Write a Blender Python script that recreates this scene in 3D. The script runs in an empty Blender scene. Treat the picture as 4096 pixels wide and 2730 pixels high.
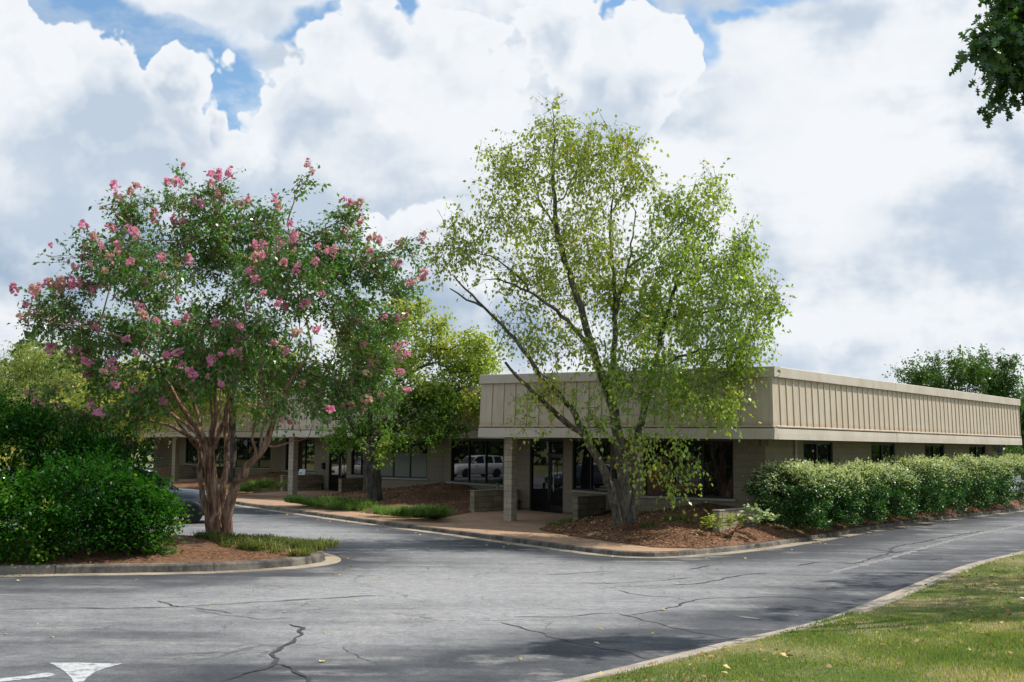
import bpy, bmesh, math, random
import numpy as np
from mathutils import Vector, Matrix
from mathutils.geometry import delaunay_2d_cdt

S = bpy.context.scene
COL = S.collection
R = math.radians

# ------------------------------------------------------------------ camera
cam_d = bpy.data.cameras.new('camera')
cam = bpy.data.objects.new('camera', cam_d)
COL.objects.link(cam)
S.camera = cam
cam_d.sensor_width = 36.0
cam_d.lens = 36.0 * 5000.0 / 4096.0
cam_d.clip_start = 0.1
cam_d.clip_end = 4000.0
_p = math.atan(413 / 5000.0)
_ro = 0.0115
_f = Vector((0, math.cos(_p), math.sin(_p)))
_u0 = Vector((0, -math.sin(_p), math.cos(_p)))
_r0 = Vector((1, 0, 0))
_r = _r0 * math.cos(_ro) + _u0 * math.sin(_ro)
_u = _u0 * math.cos(_ro) - _r0 * math.sin(_ro)
cam.matrix_world = Matrix(((_r.x, _u.x, -_f.x, 0), (_r.y, _u.y, -_f.y, 0), (_r.z, _u.z, -_f.z, 2.57), (0, 0, 0, 1)))

# ------------------------------------------------------------------ light
SUN_AZ, SUN_EL = 70.0, 52.0          # degrees to the right of the view direction, above the horizon
sun_d = bpy.data.lights.new('sun', 'SUN')
sun_d.energy = 5.0
sun_d.angle = R(0.53)
sun_d.color = (1.0, 0.955, 0.885)
sun = bpy.data.objects.new('sun', sun_d)
COL.objects.link(sun)
_s = Vector((math.sin(R(SUN_AZ)) * math.cos(R(SUN_EL)), math.cos(R(SUN_AZ)) * math.cos(R(SUN_EL)), math.sin(R(SUN_EL))))
sun.rotation_mode = 'QUATERNION'
sun.rotation_quaternion = _s.to_track_quat('Z', 'Y')
sun.location = (30, 30, 60)

vs = S.view_settings
vs.view_transform = 'Standard'
vs.look = 'None'
vs.gamma = 1.0
vs.exposure = 0.0
vs.use_curve_mapping = False
S.cycles.max_bounces = 6
S.cycles.diffuse_bounces = 3
S.cycles.glossy_bounces = 3
S.cycles.transmission_bounces = 4
S.cycles.transparent_max_bounces = 4
S.cycles.sample_clamp_indirect = 6.0
S.cycles.use_adaptive_sampling = True
S.cycles.adaptive_threshold = 0.01


class NT:
    """small helper that chains shader nodes"""
    def __init__(self, tree):
        self.t = tree
        self.n = tree.nodes
        self.l = tree.links

    def node(self, kind, ins=None, **props):
        nd = self.n.new(kind)
        for k, v in props.items():
            setattr(nd, k, v)
        if ins:
            for k, v in ins.items():
                self.put(nd.inputs[k], v)
        return nd

    def put(self, sock, v):
        if isinstance(v, bpy.types.NodeSocket):
            self.l.new(v, sock)
        else:
            sock.default_value = v

    def math(self, op, a, b=None, c=None, clamp=False):
        nd = self.n.new('ShaderNodeMath')
        nd.operation = op
        nd.use_clamp = clamp
        self.put(nd.inputs[0], a)
        if b is not None:
            self.put(nd.inputs[1], b)
        if c is not None:
            self.put(nd.inputs[2], c)
        return nd.outputs[0]

    def vmath(self, op, a, b=None, out=0):
        nd = self.n.new('ShaderNodeVectorMath')
        nd.operation = op
        self.put(nd.inputs[0], a)
        if b is not None:
            self.put(nd.inputs[1], b)
        return nd.outputs[out]

    def step(self, v, a, b, lo=0.0, hi=1.0):
        nd = self.n.new('ShaderNodeMapRange')
        nd.interpolation_type = 'SMOOTHSTEP'
        self.put(nd.inputs[0], v)
        nd.inputs[1].default_value = a
        nd.inputs[2].default_value = b
        nd.inputs[3].default_value = lo
        nd.inputs[4].default_value = hi
        return nd.outputs[0]

    def mix(self, f, a, b, blend='MIX'):
        nd = self.n.new('ShaderNodeMix')
        nd.data_type = 'RGBA'
        nd.blend_type = blend
        self.put(nd.inputs[0], f)
        for s, v in ((nd.inputs[6], a), (nd.inputs[7], b)):
            if isinstance(v, bpy.types.NodeSocket):
                self.l.new(v, s)
            else:
                s.default_value = (v[0], v[1], v[2], 1.0)
        return nd.outputs[2]

    def noise(self, vec, scale, detail=4.0, rough=0.55, dim='3D', out=0, lac=2.0, dist=0.0):
        nd = self.n.new('ShaderNodeTexNoise')
        nd.noise_dimensions = dim
        if vec is not None:
            self.l.new(vec, nd.inputs['Vector'])
        nd.inputs['Scale'].default_value = scale
        nd.inputs['Detail'].default_value = detail
        nd.inputs['Roughness'].default_value = rough
        nd.inputs['Lacunarity'].default_value = lac
        nd.inputs['Distortion'].default_value = dist
        return nd.outputs[out]

    def voro(self, vec, scale, smooth=None, feature='F1', dim='3D', detail=0.0, out=0):
        nd = self.n.new('ShaderNodeTexVoronoi')
        nd.voronoi_dimensions = dim
        nd.feature = feature
        if vec is not None:
            self.l.new(vec, nd.inputs['Vector'])
        nd.inputs['Scale'].default_value = scale
        nd.inputs['Detail'].default_value = detail
        if smooth is not None and feature == 'SMOOTH_F1':
            nd.inputs['Smoothness'].default_value = smooth
        return nd.outputs[out]


# ------------------------------------------------------------------ sky
def build_world():
    w = bpy.data.worlds.new('World')
    S.world = w
    w.use_nodes = True
    t = w.node_tree
    t.nodes.clear()
    N = NT(t)
    out = N.node('ShaderNodeOutputWorld')
    sky = N.node('ShaderNodeTexSky', sky_type='NISHITA', sun_disc=False)
    sky.sun_elevation = R(SUN_EL)
    sky.sun_rotation = R(SUN_AZ)
    sky.altitude = 200
    sky.air_density = 1.0
    sky.dust_density = 0.6
    sky.ozone_density = 2.5
    sky_c = N.mix(1.0, sky.outputs[0], (0.92, 1.10, 1.12), 'MULTIPLY')
    bg_sky = N.node('ShaderNodeBackground', {'Color': sky_c, 'Strength': 0.14})
    tc = N.node('ShaderNodeTexCoord')
    sep = N.node('ShaderNodeSeparateXYZ', {0: tc.outputs['Generated']})
    x, y, z = sep.outputs[0], sep.outputs[1], sep.outputs[2]
    az = N.math('MULTIPLY', N.math('ARCTAN2', x, y), 57.29578)
    el = N.math('MULTIPLY', N.math('ARCSINE', z), 57.29578)
    p = N.node('ShaderNodeCombineXYZ', {0: az, 1: el, 2: 0.0}).outputs[0]
    d3 = tc.outputs['Generated']
    # turbulence: slow fields that bend the outlines, and cauliflower lumps of four sizes
    warp_a = N.vmath('SUBTRACT', N.noise(d3, 7.0, 3.0, 0.5, out=1), (0.5, 0.5, 0.5))
    warp_b = N.vmath('SUBTRACT', N.noise(d3, 26.0, 3.0, 0.6, out=1), (0.5, 0.5, 0.5))
    wv = N.vmath('ADD', N.vmath('MULTIPLY', warp_a, (7.0, 6.0, 0.0)), N.vmath('MULTIPLY', warp_b, (3.0, 2.6, 0.0)))
    pw = N.vmath('ADD', p, wv)
    dw = N.vmath('ADD', d3, N.vmath('MULTIPLY', warp_b, (0.05, 0.05, 0.05)))
    fbm = N.noise(d3, 6.0, 6.0, 0.58)
    fine = N.noise(d3, 45.0, 4.0, 0.62)
    bill = None
    for sc, am in ((12.0, 1.0), (29.0, 0.60), (70.0, 0.34)):
        v = N.math('MULTIPLY', N.math('SUBTRACT', 0.47, N.voro(dw, sc)), am)
        bill = v if bill is None else N.math('ADD', bill, v)
    bill = N.math('ADD', bill, N.math('MULTIPLY', N.math('SUBTRACT', fine, 0.5), 0.40))
    slow = N.math('SUBTRACT', fbm, 0.5)
    # thickness a little way towards the sun, less the thickness here: which flank of a lump is lit
    e0 = N.noise(d3, 12.0, 4.0, 0.6)
    e1 = N.noise(N.vmath('ADD', d3, tuple(0.035 * c for c in (0.75, 0.0, 0.66))), 12.0, 4.0, 0.6)
    flank = N.math('SUBTRACT', e1, e0)

    def blobs(lst, sm=0.25):
        acc = None
        for cx, cy, rx, ry in lst:
            v = N.vmath('SUBTRACT', pw, (cx, cy, 0))
            v = N.vmath('MULTIPLY', v, (1 / rx, 1 / ry, 0))
            v = N.math('SUBTRACT', 1.0, N.vmath('LENGTH', v, out=1))
            acc = v if acc is None else N.math('SMOOTH_MAX', acc, v, sm)
        return acc

    # glow of the thin bright cloud round the hidden sun
    sd = N.vmath('DOT_PRODUCT', d3, tuple(_s), out=1)
    glow = N.math('POWER', N.math('MAXIMUM', sd, 0.0), 5.0)
    white = N.mix(glow, (0.90, 0.93, 0.965), (1.06, 1.06, 1.06))
    grey = N.mix(glow, (0.535, 0.63, 0.75), (0.76, 0.83, 0.91))
    dark = (0.33, 0.45, 0.60)

    # 1. thin high veil with clear gaps
    clear = N.step(N.math('ADD', blobs([(-22.7, 20.2, 3.8, 1.3), (-19.5, 18.7, 3.6, 1.4), (-16.9, 17.2, 3.4, 1.4), (-14.7, 15.9, 2.7, 1.2), (-13.4, 14.9, 1.8, 1.2), (-10.3, 18.2, 1.6, 1.2), (-9.7, 17.4, 1.0, 0.9), (4.5, 19.8, 2.6, 1.4), (3.4, 18.9, 0.9, 0.9), (8.4, 18.3, 1.1, 1.7), (8.9, 17.4, 1.3, 1.3), (12.3, 19.9, 1.8, 0.6), (10.5, 19.2, 1.4, 0.5), (-5.5, 19.9, 0.7, 0.6)], 0.3), N.math('ADD', N.math('MULTIPLY', slow, 1.2), N.math('MULTIPLY', bill, 0.12))), -0.30, 0.50)
    away = N.math('MAXIMUM', N.step(N.math('ABSOLUTE', az), 25.0, 34.0), N.step(el, 21.0, 28.0))
    gap = N.math('MULTIPLY', away, N.step(fbm, 0.47, 0.58))
    clear = N.math('MAXIMUM', clear, gap)
    wisp = N.math('MULTIPLY', N.step(N.noise(N.vmath('MULTIPLY', d3, (1.0, 1.0, 2.0)), 11.0, 5.0, 0.62), 0.44, 0.62), 0.42)
    veil_a = N.math('SUBTRACT', 1.0, N.math('MULTIPLY', clear, N.math('SUBTRACT', 0.97, wisp)))
    vn = N.noise(N.vmath('MULTIPLY', d3, (1.0, 1.0, 2.6)), 4.5, 5.0, 0.55)
    veil_c = N.mix(N.step(N.math('SUBTRACT', N.math('ADD', vn, N.math('MULTIPLY', bill, 0.10)), N.math('MULTIPLY', flank, 0.35)), 0.38, 0.62), grey, white)
    veil_c = N.mix(N.math('MULTIPLY', N.step(blobs([(-22.3, 8.0, 4.6, 2.2), (-20.5, 6.8, 4.0, 1.8), (0.3, 5.6, 3.4, 2.2), (-3.9, 6.4, 2.6, 1.4), (-16.9, 9.2, 3.0, 1.8)], 0.4), 0.0, 0.8), 0.85), veil_c, dark)
    veil_c = N.mix(N.math('MULTIPLY', N.step(blobs([(13.5, 14.0, 5.2, 4.4), (11.5, 17.4, 3.4, 2.2), (18.4, 17.4, 4.0, 2.4), (15.4, 9.2, 4.0, 2.4), (2.5, 12.0, 2.4, 2.2)], 0.4), 0.0, 0.75), 0.80), veil_c, white)
    col = veil_c
    alpha = veil_a

    # 2. heaped clouds, back to front
    def cumulus(col, alpha, lst, greys, soft, amp, depth, kg, bend, base, top):
        d = N.math('ADD', blobs(lst), N.math('MULTIPLY', bill, amp))
        d = N.math('ADD', d, N.math('MULTIPLY', slow, bend))
        # a heaped cloud is crisp and white along its crown and melts away at its flat grey base
        up = N.step(N.math('ADD', el, N.math('MULTIPLY', slow, 6.0)), base, top)
        a = N.math('ADD', N.math('MULTIPLY', N.step(d, 0.0, soft), up), N.math('MULTIPLY', N.step(d, 0.05, 1.0), N.math('SUBTRACT', 1.0, up)))
        rim = N.math('MAXIMUM', N.step(d, 0.02, depth), N.math('SUBTRACT', 1.0, up))
        g = N.math('ADD', N.step(blobs(greys, 0.4), -0.25, 0.75), N.math('MULTIPLY', slow, 1.5))
        g = N.math('SUBTRACT', g, N.math('MULTIPLY', bill, 0.8))
        g = N.math('ADD', N.math('ADD', g, 0.10), N.math('MULTIPLY', flank, 2.2))
        g = N.math('MULTIPLY', N.math('MULTIPLY', g, rim), kg, clamp=True)
        c = N.mix(g, white, grey)
        return N.mix(a, col, c), N.math('MAXIMUM', alpha, a)

    for lst, greys, soft, amp, depth, kg, bend, base, top in (
        ([(13.9, 4.4, 1.8, 1.2), (15.2, 4.8, 1.2, 0.9), (18.6, 4.4, 1.5, 0.8), (17.0, 3.0, 3.0, 1.0), (12.3, 5.2, 1.2, 1.2)],
         [(14.5, 3.4, 2.4, 1.2), (17.4, 2.8, 3.2, 1.0)], 0.28, 0.5, 0.7, 0.8, 0.3, 2.8, 4.8),
        ([(-4.9, 9.8, 1.7, 1.1), (-3.3, 9.5, 1.9, 1.2), (-6.5, 9.3, 1.4, 0.9), (-1.9, 8.6, 1.8, 1.2)],
         [(-3.9, 8.2, 3.2, 1.2)], 0.25, 0.5, 0.6, 0.7, 0.3, 8.0, 9.8),
        ([(-14.9, 19.2, 3.4, 1.7), (-12.3, 18.2, 3.0, 1.8), (-10.7, 19.6, 3.0, 1.4), (-13.1, 20.2, 4.0, 1.2)],
         [(-13.5, 18.8, 3.8, 1.8), (-11.5, 18.0, 2.2, 1.2)], 0.5, 0.22, 0.9, 0.55, 1, 17.0, 19.2),
        ([(5.5, 17.8, 2.4, 1.9), (7.4, 18.1, 1.2, 1.4), (4.5, 15.8, 3.4, 2.6), (2.3, 17.6, 2.2, 2.6), (1.1, 19.2, 2.2, 1.8), (7.7, 16.6, 1.2, 1.4), (3.1, 13.8, 3.8, 2.4)],
         [(3.1, 15.0, 2.6, 1.8), (1.5, 13.8, 2.6, 2.0), (0.5, 18.0, 1.8, 1.6), (6.1, 15.4, 1.8, 1.2), (5.1, 13.8, 2.4, 1.4)], 0.13, 0.62, 0.7, 0.85, 0.35, 12.4, 16.0),
        ([(-6.9, 16.2, 3.8, 3.4), (-4.3, 17.0, 3.2, 2.8), (-2.5, 15.6, 2.0, 2.3), (-9.5, 13.8, 3.4, 2.8), (-11.1, 12.6, 2.4, 2.2), (-5.5, 13.4, 4.0, 2.6), (-7.3, 18.8, 2.2, 2.0), (-8.5, 17.4, 1.1, 1.3), (-3.5, 18.6, 2.2, 1.6)],
         [(-9.1, 13.8, 2.6, 2.0), (-10.7, 15.0, 1.8, 1.4), (-7.1, 12.0, 3.2, 1.8), (-9.5, 11.8, 2.4, 1.2), (-6.5, 17.8, 1.4, 1.0)], 0.13, 0.62, 0.75, 0.85, 0.35, 10.4, 14.8),
        ([(-22.7, 17.4, 2.1, 2.2), (-20.8, 16.3, 2.6, 1.7), (-18.4, 15.8, 2.2, 1.9), (-15.8, 15.2, 1.6, 1.2), (-19.5, 12.8, 6.6, 4.2), (-16.5, 12.0, 3.4, 3.0), (-13.7, 13.6, 1.2, 1.0), (-12.6, 13.1, 0.5, 0.7), (-21.1, 9.6, 5.2, 2.8)],
         [(-18.5, 13.8, 2.8, 1.6), (-15.1, 13.8, 1.8, 1.4), (-16.9, 11.0, 4.0, 2.4), (-21.9, 9.6, 4.4, 3.0), (-22.3, 12.0, 2.6, 1.4), (-15.9, 14.6, 1.2, 0.8)], 0.11, 0.62, 0.65, 0.9, 0.35, 10.0, 13.8),
    ):
        col, alpha = cumulus(col, alpha, lst, greys, soft, amp, depth, kg, bend, base, top)
    # hazy air low over the horizon
    low = N.step(el, 9.0, -1.0)
    col = N.mix(N.math('MULTIPLY', low, 0.25), col, (0.78, 0.84, 0.90))
    alpha = N.math('MAXIMUM', alpha, N.math('MULTIPLY', low, 0.3))
    bg_cl = N.node('ShaderNodeBackground', {'Color': col, 'Strength': 1.0})
    mx = N.node('ShaderNodeMixShader', {0: alpha, 1: bg_sky.outputs[0], 2: bg_cl.outputs[0]})
    N.l.new(mx.outputs[0], out.inputs[0])
    w.cycles.sampling_method = 'MANUAL'
    w.cycles.sample_map_resolution = 1024


build_world()

# ------------------------------------------------------------------ materials
def new_mat(name):
    m = bpy.data.materials.new(name)
    m.use_nodes = True
    t = m.node_tree
    t.nodes.clear()
    N = NT(t)
    out = N.node('ShaderNodeOutputMaterial')
    return m, N, out


def pos(N):
    return N.node('ShaderNodeNewGeometry').outputs['Position']


def principled(N, out, color, rough=0.8, spec=0.3, metal=0.0, bump=None, bump_s=0.3, bump_d=0.02, coat=0.0, ior=None):
    b = N.node('ShaderNodeBsdfPrincipled')
    if isinstance(color, bpy.types.NodeSocket):
        N.l.new(color, b.inputs['Base Color'])
    else:
        b.inputs['Base Color'].default_value = (*color, 1)
    N.put(b.inputs['Roughness'], rough)
    b.inputs['Specular IOR Level'].default_value = spec
    b.inputs['Metallic'].default_value = metal
    b.inputs['Coat Weight'].default_value = coat
    if ior:
        b.inputs['IOR'].default_value = ior
    if bump is not None:
        bn = N.node('ShaderNodeBump', {'Height': bump})
        bn.inputs['Strength'].default_value = bump_s
        bn.inputs['Distance'].default_value = bump_d
        N.l.new(bn.outputs[0], b.inputs['Normal'])
    N.l.new(b.outputs[0], out.inputs[0])
    return b


def plain(name, color, rough=0.7, spec=0.3, var=0.12, scale=3.0, metal=0.0, bump=0.0, fine=60.0, coat=0.0):
    m, N, out = new_mat(name)
    p = pos(N)
    n = N.noise(p, scale, 5.0, 0.6)
    f = N.noise(p, fine, 3.0, 0.6)
    k = N.math('ADD', N.math('MULTIPLY', n, 0.65), N.math('MULTIPLY', f, 0.35))
    k = N.step(k, 0.3, 0.7)
    lo = tuple(c * (1 - var) for c in color)
    hi = tuple(min(1, c * (1 + var)) for c in color)
    principled(N, out, N.mix(k, lo, hi), rough, spec, metal, f if bump else None, bump, 0.01, coat)
    return m


def leaf_mat(name, a, b, c=None, c_at=0.9, trans=0.35, gloss=0.06, rough=0.35):
    """per-leaf tint runs from a to b; leaves above c_at take colour c"""
    m, N, out = new_mat(name)
    at = N.node('ShaderNodeAttribute', attribute_name='leaf_tint').outputs['Fac']
    col = N.mix(at, a, b)
    if c is not None:
        col = N.mix(N.step(at, c_at, min(c_at + 0.04, 1.0)), col, c)
    dif = N.node('ShaderNodeBsdfDiffuse', {'Color': col})
    tcol = N.mix(1.0, col, (1.25, 1.25, 0.55), 'MULTIPLY')
    tr = N.node('ShaderNodeBsdfTranslucent', {'Color': tcol})
    mx = N.node('ShaderNodeMixShader', {0: trans, 1: dif.outputs[0], 2: tr.outputs[0]})
    gl = N.node('ShaderNodeBsdfGlossy', {'Roughness': rough})
    mx2 = N.node('ShaderNodeMixShader', {0: gloss, 1: mx.outputs[0], 2: gl.outputs[0]})
    N.l.new(mx2.outputs[0], out.inputs[0])
    return m


def asphalt_mat():
    m, N, out = new_mat('asphalt')
    p = pos(N)
    big = N.noise(p, 0.16, 4.0, 0.55)
    # wear runs along the way the cars drive: three directions meet here
    sw = N.node('ShaderNodeMapping', {'Vector': p, 'Rotation': (0, 0, R(-20)), 'Scale': (0.22, 1.5, 1)})
    streak = N.noise(sw.outputs[0], 1.0, 5.0, 0.6)
    mid = N.noise(p, 1.3, 5.0, 0.62)
    fine = N.noise(p, 55.0, 3.0, 0.7)
    speck = N.voro(p, 38.0)
    k = N.math('ADD', N.math('MULTIPLY', big, 0.9), N.math('ADD', N.math('MULTIPLY', streak, 0.85), N.math('MULTIPLY', mid, 0.55)))
    wear = N.node('ShaderNodeAttribute', attribute_name='wear').outputs['Fac']
    k = N.math('ADD', k, N.math('MULTIPLY', N.math('SUBTRACT', wear, 0.5), 1.5))
    k = N.step(k, 0.55, 1.95)
    col = N.mix(k, (0.043, 0.046, 0.054), (0.300, 0.298, 0.298))
    # pale worn stone at the surface, in patches
    worn = N.math('MULTIPLY', N.step(N.noise(p, 0.7, 6.0, 0.65), 0.48, 0.62), N.step(streak, 0.42, 0.62))
    col = N.mix(N.math('MULTIPLY', worn, 0.55), col, (0.31, 0.30, 0.28))
    # grain: coarse mottling, stone and grit
    mot = N.noise(p, 5.0, 5.0, 0.75)
    grit = N.noise(p, 17.0, 4.0, 0.8)
    col = N.mix(N.step(mot, 0.30, 0.70), N.mix(1.0, col, (0.80, 0.80, 0.81), 'MULTIPLY'), N.mix(1.0, col, (1.18, 1.18, 1.17), 'MULTIPLY'))
    col = N.mix(N.step(grit, 0.30, 0.70), N.mix(1.0, col, (0.78, 0.78, 0.79), 'MULTIPLY'), N.mix(1.0, col, (1.20, 1.20, 1.18), 'MULTIPLY'))
    col = N.mix(N.step(fine, 0.30, 0.75), N.mix(1.0, col, (0.70, 0.70, 0.71), 'MULTIPLY'), N.mix(1.0, col, (1.25, 1.25, 1.23), 'MULTIPLY'))
    col = N.mix(N.step(speck, 0.22, 0.02), col, N.mix(1.0, col, (1.5, 1.48, 1.42), 'MULTIPLY'))
    # old oil spots and drips
    oil = N.step(N.voro(p, 0.30), 0.15, 0.03)
    col = N.mix(N.math('MULTIPLY', oil, N.step(mid, 0.35, 0.6, 0.1, 0.7)), col, (0.05, 0.05, 0.055))
    drip = N.step(N.voro(p, 1.7), 0.09, 0.05)
    col = N.mix(N.math('MULTIPLY', drip, N.step(big, 0.45, 0.6, 0.0, 0.5)), col, (0.05, 0.05, 0.055))
    # hairline crazing, two sizes of it
    bent = N.vmath('ADD', p, N.vmath('MULTIPLY', N.noise(p, 2.0, 4.0, 0.7, out=1), (0.7, 0.7, 0)))
    for sc, wd, lo, hi, am in ((0.42, 0.010, 0.40, 0.60, 0.75), (1.15, 0.020, 0.50, 0.62, 0.55)):
        cr = N.voro(bent, sc, feature='DISTANCE_TO_EDGE')
        col = N.mix(N.math('MULTIPLY', N.step(cr, wd, wd * 0.3), N.math('MULTIPLY', N.step(N.noise(p, 0.5, 3.0), lo, hi, 0.0, am), N.step(mot, 0.3, 0.55))), col, (0.055, 0.054, 0.053))
    h = N.math('ADD', fine, N.math('MULTIPLY', speck, -0.4))
    principled(N, out, col, 0.78, 0.35, bump=h, bump_s=0.35, bump_d=0.008)
    return m


def concrete_mat(name, base, dirt, dirt_amt=0.6, scale=1.2, streak=False):
    m, N, out = new_mat(name)
    p = pos(N)
    n = N.noise(p, scale, 6.0, 0.65)
    if streak:
        q = N.node('ShaderNodeMapping', {'Vector': p, 'Scale': (2.2, 2.2, 0.8)}).outputs[0]
        n = N.math('ADD', N.math('MULTIPLY', n, 0.5), N.math('MULTIPLY', N.noise(q, 1.4, 5.0, 0.7), 0.5))
    f = N.noise(p, 40.0, 4.0, 0.7)
    col = N.mix(N.math('MULTIPLY', N.step(n, 0.40, 0.62), dirt_amt), base, dirt)
    col = N.mix(N.step(f, 0.3, 0.72), N.mix(1.0, col, (0.78, 0.78, 0.78), 'MULTIPLY'), N.mix(1.0, col, (1.18, 1.17, 1.15), 'MULTIPLY'))
    principled(N, out, col, 0.88, 0.25, bump=f, bump_s=0.35, bump_d=0.01)
    return m


def mulch_mat():
    m, N, out = new_mat('bark_mulch')
    p = pos(N)
    q = N.node('ShaderNodeMapping', {'Vector': p, 'Rotation': (0.3, 0.2, 0.6), 'Scale': (1.0, 2.4, 1.6)}).outputs[0]
    a = N.noise(q, 14.0, 5.0, 0.7)
    b = N.voro(q, 16.0, out=1)
    bs = N.node('ShaderNodeSeparateColor', {0: b}).outputs[0]
    k = N.math('ADD', N.math('MULTIPLY', a, 0.6), N.math('MULTIPLY', bs, 0.4))
    col = N.mix(N.step(k, 0.25, 0.75), (0.055, 0.028, 0.016), (0.26, 0.135, 0.075))
    big = N.noise(p, 0.9, 4.0, 0.6)
    col = N.mix(N.step(big, 0.42, 0.68, 0.0, 0.45), col, (0.30, 0.18, 0.11))
    principled(N, out, col, 0.95, 0.1, bump=k, bump_s=0.9, bump_d=0.03)
    return m


def grass_soil_mat():
    m, N, out = new_mat('turf')
    p = pos(N)
    big = N.noise(p, 0.45, 5.0, 0.65)
    f = N.noise(p, 22.0, 4.0, 0.7)
    col = N.mix(N.step(big, 0.38, 0.60), (0.090, 0.130, 0.030), (0.270, 0.225, 0.125))
    col = N.mix(N.step(f, 0.3, 0.7), N.mix(1.0, col, (0.6, 0.62, 0.55), 'MULTIPLY'), N.mix(1.0, col, (1.3, 1.3, 1.2), 'MULTIPLY'))
    principled(N, out, col, 0.95, 0.1, bump=f, bump_s=0.8, bump_d=0.03)
    return m


def siding_mat():
    m, N, out = new_mat('painted_siding')
    p = pos(N)
    q = N.node('ShaderNodeMapping', {'Vector': p, 'Scale': (3.0, 3.0, 0.45)}).outputs[0]
    n = N.noise(q, 2.2, 6.0, 0.65)
    rnd = N.node('ShaderNodeObjectInfo').outputs['Random']
    f = N.noise(p, 30.0, 3.0, 0.6)
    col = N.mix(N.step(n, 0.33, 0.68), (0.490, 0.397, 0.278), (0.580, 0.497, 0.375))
    col = N.mix(N.math('MULTIPLY', rnd, 0.22), col, (0.585, 0.53, 0.445))
    # rusty weathering that gathers just above the ledge
    sz = N.node('ShaderNodeSeparateXYZ', {0: p}).outputs[2]
    ru = N.math('MULTIPLY', N.step(sz, 3.34, 3.17), N.step(n, 0.38, 0.6, 0.2, 0.7))
    col = N.mix(ru, col, (0.44, 0.27, 0.15))
    principled(N, out, col, 0.62, 0.35, bump=f, bump_s=0.08, bump_d=0.005)
    return m


def trim_mat():
    m, N, out = new_mat('painted_trim')
    p = pos(N)
    n = N.noise(p, 1.1, 5.0, 0.6)
    q = N.node('ShaderNodeMapping', {'Vector': p, 'Scale': (5.0, 5.0, 0.6)}).outputs[0]
    s = N.noise(q, 1.6, 4.0, 0.7)
    rnd = N.node('ShaderNodeObjectInfo').outputs['Random']
    col = N.mix(N.step(n, 0.35, 0.65), (0.500, 0.430, 0.330), (0.570, 0.505, 0.410))
    col = N.mix(N.math('MULTIPLY', N.step(s, 0.55, 0.75), 0.65), col, (0.34, 0.265, 0.19))
    col = N.mix(N.math('MULTIPLY', rnd, 0.25), col, (0.60, 0.55, 0.475))
    principled(N, out, col, 0.55, 0.4)
    return m


def block_mat(name, base, var, stain):
    m, N, out = new_mat(name)
    p = pos(N)
    rnd = N.node('ShaderNodeObjectInfo').outputs['Random']
    f = N.noise(p, 45.0, 4.0, 0.7)
    n = N.noise(p, 1.4, 5.0, 0.65)
    hi = tuple(c * (1 + var) for c in base)
    lo = tuple(c * (1 - var) for c in base)
    col = N.mix(rnd, lo, hi)
    col = N.mix(N.math('MULTIPLY', N.step(n, 0.48, 0.7), 0.5), col, stain)
    col = N.mix(N.step(f, 0.3, 0.7), N.mix(1.0, col, (0.75, 0.75, 0.74), 'MULTIPLY'), N.mix(1.0, col, (1.2, 1.2, 1.18), 'MULTIPLY'))
    principled(N, out, col, 0.92, 0.15, bump=f, bump_s=0.6, bump_d=0.01)
    return m


def glass_mat(name, col=(0.006, 0.007, 0.008), ior=1.62, rough=0.015):
    m, N, out = new_mat(name)
    p = pos(N)
    n = N.noise(p, 0.6, 2.0, 0.5)
    b = principled(N, out, col, rough, 0.5, bump=n, bump_s=0.03, bump_d=0.02, ior=ior)
    return m


def bark_mat(name, a, b, sx=6.0, sz=1.2, bump=0.8):
    m, N, out = new_mat(name)
    p = pos(N)
    q = N.node('ShaderNodeMapping', {'Vector': p, 'Scale': (sx, sx, sz)}).outputs[0]
    n = N.noise(q, 2.0, 6.0, 0.7)
    w = N.noise(p, 3.0, 4.0, 0.6)
    k = N.step(N.math('ADD', N.math('MULTIPLY', n, 0.7), N.math('MULTIPLY', w, 0.3)), 0.35, 0.65)
    principled(N, out, N.mix(k, a, b), 0.9, 0.15, bump=n, bump_s=bump, bump_d=0.03)
    return m


def paint_mat(name, col, wear, under=(0.13, 0.13, 0.13)):
    m, N, out = new_mat(name)
    p = pos(N)
    n = N.noise(p, 7.0, 6.0, 0.75)
    f = N.noise(p, 60.0, 3.0, 0.7)
    k = N.step(N.math('ADD', N.math('MULTIPLY', n, 0.7), N.math('MULTIPLY', f, 0.3)), wear - 0.06, wear + 0.06)
    principled(N, out, N.mix(k, col, under), 0.7, 0.3, bump=f, bump_s=0.2, bump_d=0.005)
    return m


def petal_mat():
    m, N, out = new_mat('petals')
    rnd = N.node('ShaderNodeObjectInfo').outputs['Random']
    n = N.noise(pos(N), 14.0, 2.0, 0.5)
    fresh = N.mix(n, (0.80, 0.25, 0.42), (0.88, 0.46, 0.58))
    faded = N.mix(n, (0.66, 0.36, 0.33), (0.68, 0.48, 0.37))
    col = N.mix(N.step(rnd, 0.40, 0.85), fresh, faded)
    dif = N.node('ShaderNodeBsdfDiffuse', {'Color': col})
    tr = N.node('ShaderNodeBsdfTranslucent', {'Color': col})
    mx = N.node('ShaderNodeMixShader', {0: 0.42, 1: dif.outputs[0], 2: tr.outputs[0]})
    N.l.new(mx.outputs[0], out.inputs[0])
    return m


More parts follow.
